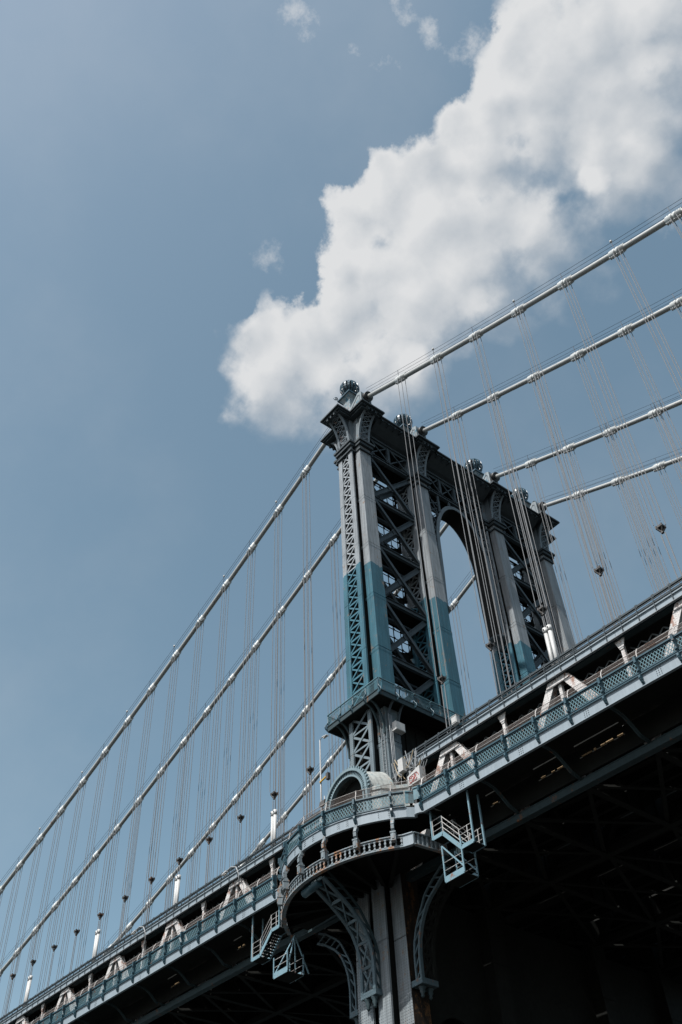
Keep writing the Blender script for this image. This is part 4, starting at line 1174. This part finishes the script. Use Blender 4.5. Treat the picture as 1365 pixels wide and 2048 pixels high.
mb = MB(); mb.prism([(x, y) for x, y in bs] + [(8.6, -.8), (-8.6, -.8)], zR(0) - 1.42, zR(0) - 1.30); mb.build('footway_slab', m_under, wk)
# ogee arms under the footway
for x in XL[1:17] + XR[:8]:
    mb = MB()
    pts = [(x, -3.45, zR(x) - 1.98), (x, -2.9, zR(x) - 2.0), (x, -2.3, zR(x) - 2.15), (x, -1.7, zR(x) - 2.55), (x, -1.1, zR(x) - 3.05), (x, -.3, zB(x) + .25)]
    for p, q in zip(pts[:-1], pts[1:]): mb.beam(p, q, 0.24, 0.10, (0, 0, 1)); mb.beam(p, q, 0.04, 0.22, (0, 0, 1))
    mb.build('ogee_arm', m_chord, wk)

# ---- ring beam under the bow and its hangers
ring = place('ring_beam', None, wk, (0, -6.9, 37.8)); ring.empty_display_size = .3
RR_ = 10.75
ring_ang = frange(-0.93, 0.70, 6 * 8)
def ringp(a, r=RR_): return (r * sin(a), BYC - r * cos(a))
mb = MB()
for a, b in zip(ring_ang[:-1], ring_ang[1:]):
    p, q = ringp(a), ringp(b)
    mb.beam((*p, 38.72), (*q, 38.72), 0.26, 0.07); mb.beam((*p, 38.62), (*q, 38.62), 0.08, 0.14)
    mb.beam((*p, 37.86), (*q, 37.86), 0.30, 0.07); mb.beam((*p, 37.96), (*q, 37.96), 0.08, 0.14)
mb.build('ring_flange', m_ring, ring)
mb = MB()
for a, b in zip(ring_ang[:-1], ring_ang[1:]):
    p, q = ringp(a, RR_ - .22), ringp(b, RR_ - .22)
    mb.beam((*p, 38.3), (*q, 38.3), 0.04, 0.9)
mb.build('ring_back_plate', m_under, ring)
kb = MB(); kb.box(-.045, .045, -.02, .06, 0, .62); kb.prism([(-.10, .0), (.10, .0), (.06, .10), (-.06, .10)], -.04, .0, 'xz'); kb.prism([(-.06, .50), (.06, .50), (.11, .62), (-.11, .62)], -.04, .0, 'xz')
kb.prism([(.085 * cos(j * pi / 3), .31 + .10 * sin(j * pi / 3)) for j in range(6)], -.05, 0, 'xz')
me_kb = kb.mesh('keyhole_bar', m_ring, (0, 0, 0))
for k in range(46):
    a = -0.92 + 1.61 * k / 45
    x, y = ringp(a, RR_ + .02)
    place('keyhole_bar', me_kb, ring, (x, y, 38.0), (0, 0, a))
pe = ringp(0.70)
mb = MB()
mb.beam((pe[0], pe[1], 38.3), (pe[0] + .75, pe[1] + .3, 38.3), .1, .92); mb.beam((pe[0], pe[1], 38.72), (pe[0] + .75, pe[1] + .3, 38.72), .26, .07); mb.beam((pe[0], pe[1], 37.86), (pe[0] + .75, pe[1] + .3, 37.86), .3, .07)
mb.build('ring_end_plate', m_gird, ring)
mb = MB(); q = (pe[0] + .75, pe[1] + .3)
mb.beam((q[0], q[1], 38.72), (q[0] + .3, q[1] + 3.0, 38.72), .26, .07); mb.beam((q[0], q[1], 37.86), (q[0] + .3, q[1] + 3.0, 37.86), .3, .07)
for i in range(8):
    t = i / 8; mb.beam((q[0] + .3 * t, q[1] + 3.0 * t, 37.9), (q[0] + .3 * t, q[1] + 3.0 * t, 38.7), .1, .12, (0, 1, 0))
mb.beam((q[0] - .15, q[1], 38.3), (q[0] + .15, q[1] + 3, 38.3), .04, .9)
mb.build('ring_return', m_ring, ring)
sb = MB()
sb.box(-.13, .13, -.16, .12, 1.30, 1.66)
ctr = [(-.08, 1.35), (-.22, 1.05), (-.20, .75), (-.02, .50)]
for (a, za), (b, zb_) in zip(ctr[:-1], ctr[1:]): sb.beam((0, a, za), (0, b, zb_), .22, .26, (0, 1, 0))
sb.box(-.17, .17, -.32, .10, -.12, .52); sb.box(-.20, .20, -.36, .10, .44, .54); sb.box(-.08, .08, -.36, -.3, .0, .4)
me_sb = sb.mesh('scroll_hanger', m_ring, (0, 0, 0))
for k, a in enumerate(PH + [-.855 - .02]):
    if k == 7: continue
    x, y = ringp(a, RR_ + .15); place('scroll_hanger', me_sb, ring, (x, y, zR(x) - 3.62), (0, 0, a))
# deck under the bow, radial beams
mb = MB()
for a in frange(-.85, .66, 7):
    p = ringp(a, RR_ - .2); q = (p[0] * .25, -.9)
    mb.beam((*p, 38.3), (*q, 38.3), .10, .55); mb.beam((*p, 38.02), (*q, 38.02), .28, .05)
mb.build('radial_beam', m_under, ring)
mb = MB(); mb.prism([ringp(a, RR_ - .2) for a in frange(-.92, .70, 18)] + [(7.5, -.5), (-8.8, -.5)], 38.72, 38.80); mb.build('soffit_plate', m_under, ring)
# blue cylinder hanging under the ring
cyl = thing('blue_tank', (-.6, -6.2, 37.3), 'short blue steel cylinder with studded flange slung beneath the ring beam', 'tank')
p0 = Vector((-2.05, -5.95, 37.62)); p1 = Vector((.10, -6.2, 37.62))
mb = MB(); mb.tube([p0, p1], .30, 18); mb.build('drum', m_teal, cyl)
mb = MB()
for i in range(12):
    t = i / 11; c_ = p0.lerp(p1, t); mb.box(c_.x - .05, c_.x + .05, c_.y - .1, c_.y + .1, 37.88, 37.98)
mb.beam(p0 + Vector((0, -.05, .30)), p1 + Vector((0, -.05, .30)), .5, .06); mb.build('studded_flange', m_teal, cyl)

# ---- curved arch brackets carrying the bow (front, right, left)
def arch_bracket(par, dx, dy, start, half, prof, endz=None):
    MF = lambda sgn: m_bridg if (dy or sgn * dx < 0) else m_under  # side brackets: near-black on curved and far faces paints in their shade
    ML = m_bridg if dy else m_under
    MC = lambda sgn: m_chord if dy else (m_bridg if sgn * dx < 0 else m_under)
    def W(r, s, z): return (dx * r - dy * s, dy * r + dx * s, z)
    for sgn in (1, -1):
        mb = MB(); wb = MB(); n = len(prof)
        for (r0, z0), (r1, z1) in zip(prof[:-1], prof[1:]):
            s = sgn * half
            mb.beam(W(r0, s, z0), W(r1, s, z1), .34 if False else .26, .16, Vector(W(1, 0, 0)))
        mb.build('arch_flange', MF(sgn), par)
        # inner chord, parallel
        mb = MB()
        q = [(r0 - .55 if z0 < 35 else r0 - .15, z0 + (0 if z0 < 35 else .75)) for r0, z0 in prof]
        for (r0, z0), (r1, z1) in zip(q[:-1], q[1:]): mb.beam(W(max(r0, start), sgn * half, z0), W(max(r1, start), sgn * half, z1), .14, .14, Vector(W(1, 0, 0)))
        for (r0, z0), (r1, z1) in zip(prof[1:], q[:-1]): mb.beam(W(r0, sgn * half, z0), W(max(r1, start), sgn * half, z1), .10, .10, Vector(W(1, 0, 0)))
        mb.build('arch_chord', MC(sgn), par)
    # X lattice on the curved face
    segs = [(prof[0], prof[2]), (prof[2], prof[4]), (prof[4], prof[6]), (prof[6], prof[8]), (prof[8], prof[-1])]
    for (a, b) in segs:
        mb = MB(); nrm = Vector(W(1, 0, 0)) + Vector((0, 0, -.3))
        e = half - .08
        mb.beam(W(a[0], -e, a[1]), W(b[0], e, b[1]), .15, .05, nrm); mb.beam(W(a[0] - .03, e, a[1]), W(b[0] - .03, -e, b[1]), .15, .05, nrm)
        mb.beam(W(b[0], -e, b[1]), W(b[0], e, b[1]), .20, .12, nrm)
        mb.build('lattice_bar', ML, par)
    # foot block and pendants
    mb = MB(); r0, z0 = prof[0]
    x = sorted((W(start, -half - .14, 0)[0], W(r0 + .08, half + .14, 0)[0])); y = sorted((W(start, -half - .14, 0)[1], W(r0 + .08, half + .14, 0)[1]))
    mb.box(x[0], x[1], y[0], y[1], z0 - .28, z0 + .10); mb.build('foot_block', m_bridg, par)
    for s in (-.35, .35):
        mb = MB(); c_ = W((start + r0) / 2 + .1, s, z0 - .28); mb.lathe([(.05, -.75), (.14, -.62), (.10, -.5), (.20, -.35), (.16, -.25), (.26, -.1), (.26, 0)], c_, 10); mb.build('pendant', m_chord, par)
curve = [(0, 30.9), (0.0, 31.7), (0.0, 32.6), (.08, 33.4), (.32, 34.2), (.68, 34.9), (1.2, 35.5), (1.9, 36.1), (2.6, 36.6), (3.4, 37.1), (4.3, 37.7)]
br = place('arch_bracket', None, tower, (0, -2.2, 30)); br.empty_display_size = .3
arch_bracket(br, 0, -1, 1.5, .66, [(2.08 + r, z) for r, z in curve])
curve2 = [(0, 30.9), (-.02, 31.7), (-.02, 32.6), (.1, 33.5), (.36, 34.3), (.7, 34.95), (1.1, 35.5), (1.6, 35.95), (2.2, 36.35), (2.9, 36.8), (3.7, 37.15)]
br = place('arch_bracket', None, tower, (3.8, 0, 30)); br.empty_display_size = .3
arch_bracket(br, 1, 0, 2.85, .60, [(3.84 + r, z) for r, z in curve2])
br = place('arch_bracket', None, tower, (-3.8, 0, 30)); br.empty_display_size = .3
arch_bracket(br, -1, 0, 2.85, .60, [(3.70 + r, z) for r, z in curve2])

# ---- arched hood over the footway at the foot of the near column
hd = thing('arched_hood', (0, -3, 44), 'grey barrel hood with ribbed arch front at the foot of the near column', 'hood')
HZ = 44.9
def hr(t): return 2.42 + 0.62 * t          # widening towards the column
NA = 22
for k in range(5):
    t0, t1 = k / 5, (k + 1) / 5 - .01
    mb = MB()
    for i in range(NA):
        a0, a1 = pi * i / NA, pi * (i + 1) / NA
        P = []
        for (t, a) in ((t0, a0), (t1, a0), (t1, a1), (t0, a1)):
            r = hr(t); P.append((r * cos(a), -3.05 + 2.2 * t, HZ + (r + .1) * sin(a) * (1.0 + .02 * t)))
        mb.quad(P, True)
        P2 = [(p[0] * .96, p[1], HZ + (p[2] - HZ) * .96) for p in P]; mb.quad(P2[::-1], True)
    mb.build('hood_panel', m_hood, hd)
mb = MB()     # quarter-dome end towards the column
for i in range(NA):
    a0, a1 = pi * i / NA, pi * (i + 1) / NA
    for j in range(5):
        b0, b1 = pi / 2 * j / 5, pi / 2 * (j + 1) / 5
        P = []
        for (b, a) in ((b0, a0), (b1, a0), (b1, a1), (b0, a1)):
            r = 3.04 * cos(b); P.append((r * cos(a), -0.85 + 1.3 * sin(b), HZ + (r + .1) * sin(a) * 1.02))
        mb.quad(P, True)
mb.build('hood_end', m_hood, hd)
mb = MB()
for i in range(NA):
    a0, a1 = pi * i / NA, pi * (i + 1) / NA
    for r, w, dy in ((2.55, .22, -.30), (2.05, .14, -.22)):
        p = (r * cos(a0), -3.05 + dy, HZ + r * sin(a0)); q = (r * cos(a1), -3.05 + dy, HZ + r * sin(a1))
        mb.beam(p, q, .34, w, (cos(a0), 0, sin(a0)))
for s in (1, -1):
    mb.beam((s * 2.55, -3.35, HZ), (s * 2.7, -3.35, 41.2), .22, .3, (0, 1, 0)); mb.beam((s * 2.05, -3.27, HZ), (s * 2.15, -3.27, 41.2), .16, .2, (0, 1, 0))
mb.build('arch_rim', m_arch, hd)
vb = MB(); vb.beam((2.06, 0, 0), (2.50, 0, 0), .08, .16, (0, 1, 0)); me_v = vb.mesh('rim_block', m_arch, (0, 0, 0))
for i in range(34):
    a = pi * (i + .5) / 34
    o = place('rim_block', me_v, hd, (0, -3.30, HZ), (0, -a, 0))
cb = MB(); cb.box(2.62, 2.84, -.09, .09, -.07, .07); me_c = cb.mesh('crest_block', m_arch, (0, 0, 0))
for i in range(26):
    a = pi * (i + .5) / 26; place('crest_block', me_c, hd, (0, -3.30, HZ), (0, -a, 0))
mb = MB()
for i in range(NA):
    a0, a1 = pi * i / NA, pi * (i + 1) / NA
    mb.quad([(2.0 * cos(a0), -2.6, HZ + 2.0 * sin(a0)), (2.0 * cos(a1), -2.6, HZ + 2.0 * sin(a1)), (2.0 * cos(a1), -2.6, 41.0), (2.0 * cos(a0), -2.6, 41.0)])
mb.build('recess_back', m_under, hd)
mb = MB()
for s in (1, -1):
    pts = [(s * 2.5, -3.1), (s * 3.3, -2.6), (s * 3.9, -1.6), (s * 4.6, -1.0)]
    for a, b in zip(pts[:-1], pts[1:]):
        mb.beam((*a, HZ - .1), (*b, HZ - .1), .28, .30); mb.beam((*a, HZ - 1.9), (*b, HZ - 1.9), .1, 3.4)
mb.build('hood_curb', m_hood, hd)
ub = thing('cast_urn', (-2.5, -1.9, 47), 'small dark cast ornament standing left of the hood crown', 'ornament')
mb = MB(); mb.lathe([(.34, 46.3), (.34, 46.7), (.24, 46.85), (.30, 47.1), (.16, 47.35), (.20, 47.6), (.05, 47.9), (.05, 48.7)], (-2.45, -1.9, 0), 12); mb.build('urn_body', m_teal, ub)

# ------------------------------------------------------------------ cable tangle, boxes by the column
tg = thing('cable_loops', (4.6, -1, 46), 'tangle of grey and tan cable loops beside the near column above the railing', 'cables')
rnd = random.Random(3)
for k in range(16):
    x0 = 2.9 + rnd.random() * 2.2; z0 = 46.9 + rnd.random() * .9; x1 = x0 + .6 + rnd.random() * 1.8; z1 = z0 - .2 - rnd.random() * .8; sag = .5 + rnd.random() * 1.2
    y_ = -1.2 + rnd.random() * .5
    pts = [(x0 + (x1 - x0) * t, y_, z0 + (z1 - z0) * t - sag * 4 * t * (1 - t)) for t in frange(0, 1, 9)]
    mb = MB(); mb.tube(pts, .035, 5); mb.build('cable_loop', m_tan if k % 4 == 0 else m_cond, tg)
for k in range(9):
    x0 = 3.0 + rnd.random() * 2.6
    mb = MB(); mb.tube([(x0, -.95 - rnd.random() * .3, 43.6), (x0 + rnd.random() * .3, -1.0, 45.3), (x0 + .3, -.9, 46.9 + rnd.random())], .04, 5); mb.build('conduit', m_cond, tg)
mb = MB(); mb.box(4.2, 4.75, -1.5, -1.1, 46.0, 47.1); mb.build('meter_box', m_box, tg)
gb = thing('graffiti_box', (6.45, -2.0, 43.4), 'white equipment box with red spray scrawl behind the railing corner', 'equipment box')
mb = MB(); mb.hexa([(5.75, -2.1, 43.8), (7.1, -2.1, 43.8), (7.1, -1.5, 43.8), (5.75, -1.5, 43.8)], [(5.75, -2.1, 44.65), (7.1, -2.1, 45.0), (7.1, -1.5, 45.0), (5.75, -1.5, 44.65)]); mb.build('cabinet', m_box, gb)
mb = MB(); mb.box(5.9, 6.1, -1.95, -1.7, 42.2, 43.8); mb.box(6.75, 6.95, -1.95, -1.7, 42.2, 43.8); mb.build('legs', m_box, gb)
mb = MB(); sc = []
for i in range(60):
    t = i / 59; sc.append((5.92 + .95 * t + .10 * sin(t * 33), -2.115, 44.22 + .22 * sin(t * 21 + .5) + .08 * cos(t * 47)))
mb.tube(sc, .022, 4); mb.tube([(5.9, -2.115, 43.95), (6.3, -2.115, 44.0), (6.7, -2.115, 43.93)], .02, 4); mb.tube([(5.95, -2.115, 44.5), (6.4, -2.115, 44.56), (6.8, -2.115, 44.6)], .02, 4)
mb.build('red_scrawl', m_red, gb)
for (x, y, z, sz, lab) in ((-4.0, -1.2, 43.5, (.9, .5, 1.0), 'low beige cabinet behind the railing left of the hood'), (10.2, -.8, 47.4, (.55, .35, .62), 'pale grey box on the roadway edge right of the near column')):
    o = thing('equipment_cabinet', (x, y, z), lab, 'cabinet')
    mb = MB(); mb.box(x - sz[0] / 2, x + sz[0] / 2, y - sz[1] / 2, y + sz[1] / 2, z, z + sz[2]); mb.box(x - sz[0] / 2 - .03, x + sz[0] / 2 + .03, y - sz[1] / 2 - .03, y + sz[1] / 2 + .03, z + sz[2], z + sz[2] + .04); mb.build('cabinet_body', m_box, o)
    mb = MB(); mb.box(x - sz[0] * .4, x + sz[0] * .4, y - sz[1] / 2 - .03, y - sz[1] / 2, z + .08, z + sz[2] - .08); mb.build('door', m_box, o)
cmx = thing('camera_mast', (-3.9, -2.4, 43), 'short mast with dark floodlight and grey control box left of the arched hood', 'mast')
mb = MB(); mb.tube([(-3.9, -2.4, 42.0), (-3.9, -2.4, 47.6)], .05, 8); mb.build('pole', m_pole, cmx)
mb = MB(); mb.box(-4.3, -3.98, -2.65, -2.3, 45.2, 46.0); mb.box(-3.85, -3.4, -2.7, -2.4, 45.3, 46.0); mb.build('control_box', m_box, cmx)
mb = MB(); mb.hexa([(-4.25, -2.75, 46.6), (-3.6, -2.75, 46.6), (-3.6, -2.3, 46.8), (-4.25, -2.3, 46.8)], [(-4.25, -2.65, 47.1), (-3.6, -2.65, 47.1), (-3.6, -2.3, 47.2), (-4.25, -2.3, 47.2)]); mb.build('floodlight', m_clamp, cmx)

# ------------------------------------------------------------------ lamps
def street_lamp(x, y, z0, h, arm, lab, mid=True):
    o = thing('street_lamp', (x, y, z0), lab, 'street lamp', 'lamps along the bridge')
    mb = MB(); mb.tube([(x, y, z0), (x, y, z0 + h)], .07, 8, True, [.10, .06]); mb.build('pole', m_pole, o)
    mb = MB(); mb.tube([(x, y, z0 + h - .05), (x + arm * .5, y - .1, z0 + h + .02), (x + arm, y - .2, z0 + h - .1)], .035, 6); mb.build('arm', m_pole, o)
    mb = MB(); ax = x + arm; mb.hexa([(ax - .05, y - .34, z0 + h - .22), (ax + .6, y - .34, z0 + h - .32), (ax + .6, y - .06, z0 + h - .32), (ax - .05, y - .06, z0 + h - .22)], [(ax - .05, y - .30, z0 + h - .08), (ax + .55, y - .30, z0 + h - .22), (ax + .55, y - .10, z0 + h - .22), (ax - .05, y - .10, z0 + h - .08)]); mb.build('lamp_head', m_pole, o)
    mb = MB(); mb.box(ax + .05, ax + .5, y - .30, y - .10, z0 + h - .34, z0 + h - .28); mb.build('lens', m_lens, o)
    return o
sl_ = street_lamp(-6.1, -1.0, 42.5, 12.2, .75, 'tall grey street lamp on thin pole left of the near column', True)
ts = thing('traffic_sensor', (-5.6, -1.1, 50.4), 'small yellow traffic sensor arm clamped halfway up the tall lamp pole', 'sensor')
mb = MB(); mb.beam((-6.1, -1.1, 50.4), (-4.9, -1.15, 50.55), .10, .12); mb.build('arm', m_yel, ts)
mb = MB(); mb.box(-5.05, -4.75, -1.3, -1.0, 50.1, 50.7); mb.build('sensor_head', m_clamp, ts)
def gooseneck(x, lab, dirn=-1, z=None):
    z = zT(x) - 1.6 if z is None else z
    o = thing('gooseneck_lamp', (x, -.9, z), lab, 'lamp', 'gooseneck footway lamps')
    mb = MB(); mb.tube([(x, -.75, z - .8), (x, -.85, z + .2), (x + dirn * .25, -1.0, z + .9), (x + dirn * .9, -1.1, z + 1.15), (x + dirn * 1.7, -1.2, z + .9)], .05, 7); mb.build('neck', m_pole, o)
    mb = MB(); a = x + dirn * 1.7
    mb.hexa([(a - .4, -1.38, z + .72), (a + .35, -1.38, z + .80), (a + .35, -1.08, z + .80), (a - .4, -1.08, z + .72)], [(a - .3, -1.32, z + .92), (a + .3, -1.32, z + 1.0), (a + .3, -1.12, z + 1.0), (a - .3, -1.12, z + .92)]); mb.build('lamp_head', m_pole, o)
    mb = MB(); mb.box(a - .3, a + .25, -1.33, -1.12, z + .68, z + .73); mb.build('lens', m_lens, o)
gooseneck(-18.6, 'bent gooseneck lamp on the fascia, above the white diagonals left of the bow')
gooseneck(-35.0, 'bent gooseneck lamp farther left, over the second slim post')
gooseneck(-11.0, 'gooseneck lamp just left of the bowed footway', 1, 44.6)
for (x, y, lab) in ((25.0, 9.8, 'small lamp head rising behind the roadway edge right of the far column'), (-30.0, 9.0, 'small lamp head showing over the roadway left of the bow'), (-75, 9.5, 'small lamp head near the left picture edge between cables')):
    o = thing('roadway_lamp', (x, y, zT(x) - .8), lab, 'street lamp', 'far roadway lamps')
    h = 6.0
    mb = MB(); mb.tube([(x, y, zT(x) - .8), (x, y, zT(x) + h), (x - .6, y - .1, zT(x) + h + .35)], .05, 6); mb.build('pole', m_pole, o)
    mb = MB(); mb.box(x - 1.3, x - .6, y - .25, y + .05, zT(x) + h + .28, zT(x) + h + .42); mb.build('lamp_head', m_pole, o)

# ------------------------------------------------------------------ hanging stairs and cages
def stair(name, lab, xa, za, xb, zb_, xc, xd, width=1.0, y0=-3.2, hang=None):
    """landing xa..xb0, flight, landing. za: level of left landing, zb_: level of right landing"""
    o = thing(name, (xa, y0, min(za, zb_)), lab, 'stair', 'maintenance stairs hung from the deck')
    lv = [(xa, za), (xb, za), (xc, zb_), (xd, zb_)]
    for yy in (y0, y0 + width):
        mb = MB()
        for (a, z_a), (b, z_b) in zip(lv[:-1], lv[1:]): mb.beam((a, yy, z_a), (b, yy, z_b), .06, .28, (0, 0, 1) if z_a == z_b else (0, 0, 1))
        mb.build('stringer', m_stair, o)
        for hgt in (.45, .85, 1.25):
            mb = MB(); mb.tube([(a, yy, z + hgt) for a, z in lv], .025, 6); mb.build('rail', m_srail, o)
        for (x, z) in ((xa + .1, za), (xb + .05, za), (xc - .08, zb_), (xc + (xd - xc) * .6, zb_), (xd, zb_)):
            mb = MB(); mb.beam((x, yy, z), (x, yy, z + 1.28), .05, .05); mb.build('rail_post', m_srail, o)
    n = 9
    for i in range(n):
        t = (i + .5) / n; x = xb + (xc - xb) * t; z = za + (zb_ - za) * t
        mb = MB(); mb.box(x - .11, x + .11, y0 + .04, y0 + width - .04, z - .02, z + .02); mb.build('tread', m_under, o)
    for (a, b, z) in ((xa, xb, za), (xc, xd, zb_)):
        mb = MB(); mb.box(a, b, y0 + .04, y0 + width - .04, z - .10, z - .05); mb.build('landing', m_under, o)
    for (x, z) in ((xa, za), (xd, zb_)):
        for yy in (y0, y0 + width):
            mb = MB(); mb.beam((x, yy, z - .1), (x, yy, zR(x) - 1.9), .11, .11); mb.build('hanger_post', m_stair, o)
    return o
stair('maintenance_stair', 'pale blue steel stair hung beneath the footway right of the bow', 8.8, 37.95, 9.8, 36.25, 11.35, 12.5)
stair('maintenance_stair', 'pale blue steel stair hung beneath the footway left of the bow', -12.6, 37.1, -11.5, 38.5, -9.95, -8.95)
def cage(lab, x0, x1, ztop, z0, y0, w=1.2, apex=None):
    o = thing('inspection_cage', (x0, y0, z0), lab, 'cage', 'inspection cages under the bow')
    for yy in (y0, y0 + w):
        mb = MB(); mb.beam((x0, yy, z0 + .14), (x1, yy, z0 + .14), .05, .42); mb.build('toe_board', m_stair, o)
        for h in (.75, 1.3):
            mb = MB(); mb.tube([(x0, yy, z0 + h), (x1, yy, z0 + h)], .025, 6); mb.build('rail', m_srail, o)
        if apex is None:
            for x in (x0, x1):
                mb = MB(); mb.beam((x, yy, z0), (x, yy, ztop), .10, .08, (0, 1, 0)); mb.build('corner_post', m_stair, o)
            mb = MB(); mb.beam((x0, yy, ztop), (x1, yy, z0 + .4), .09, .06, (0, 1, 0)); mb.build('brace', m_stair, o)
        else:
            for x in (x0, x1):
                mb = MB(); mb.beam((x, yy, z0), (x, yy, z0 + 1.5), .09, .08, (0, 1, 0)); mb.build('corner_post', m_stair, o)
    if apex:
        for x in (x0 + .1, x1):
            for yy in (y0, y0 + w + .5):
                mb = MB(); mb.beam((x if yy == y0 else x, yy, z0 + .2), apex, .10, .08, (0, 1, 0)); mb.build('brace', m_stair, o)
    mb = MB(); mb.box(x0, x1, y0, y0 + w, z0 - .06, z0); mb.build('floor', m_under, o)
    for x in (x0, x1):
        for h in (.2, .75, 1.3):
            mb = MB(); mb.beam((x, y0, z0 + h), (x, y0 + w, z0 + h), .04, .05); mb.build('end_rail', m_under, o)
cage('hanging inspection cage under the right stair with one diagonal brace', 9.55, 11.32, 37.1, 34.6, -3.2)
cage('hanging inspection cage at the foot of the left stair, slung from crossed struts', -9.6, -7.86, 37.5, 34.75, -3.2, 1.5, (-8.0, -2.4, 37.6))
# ------------------------------------------------------------------ far walkway (plain, seen only as an edge)
fw = thing('far_walkway', (0, 32.8, 40), 'far footway edge girder and plain railing beyond the far truss', 'walkway')
for x0, x1 in zip(PX[:-1], PX[1:]):
    mb = MB(); mb.beam((x0, 32.86, zR(x0) - 1.6), (x1, 32.86, zR(x1) - 1.6), .08, .76); mb.build('girder_plate', m_under, fw)
    mb = MB(); mb.hexa([(x0, 29.6, zR(x0) - 1.4), (x1, 29.6, zR(x1) - 1.4), (x1, 32.8, zR(x1) - 1.4), (x0, 32.8, zR(x0) - 1.4)], [(x0, 29.6, zR(x0) - 1.3), (x1, 29.6, zR(x1) - 1.3), (x1, 32.8, zR(x1) - 1.3), (x0, 32.8, zR(x0) - 1.3)]); mb.build('footway_slab', m_under, fw)
    mb = MB(); mb.beam((x0, 32.86, zR(x0)), (x1, 32.86, zR(x1)), .12, .1); mb.beam((x0, 32.86, zR(x0) - .5), (x1, 32.86, zR(x1) - .5), .04, .9); mb.build('railing', m_under, fw)
mb = MB(); pts = [(10.9 * sin(a), 25.26 + 10.9 * cos(a)) for a in frange(-.9, .9, 20)]
mb.prism([(x, y) for x, y in pts] + [(8.6, 30), (-8.6, 30)], 37.8, 40.8); mb.build('bow_platform', m_under, fw)
mb = MB(); mb.prism([(30.2, 22.0), (31.2, 22.0), (31.6, 33.5), (35.8, 37.8), (30.2, 37.8)], -2.4, 2.4, 'yz'); mb.build('bow_bracket', m_under, fw)
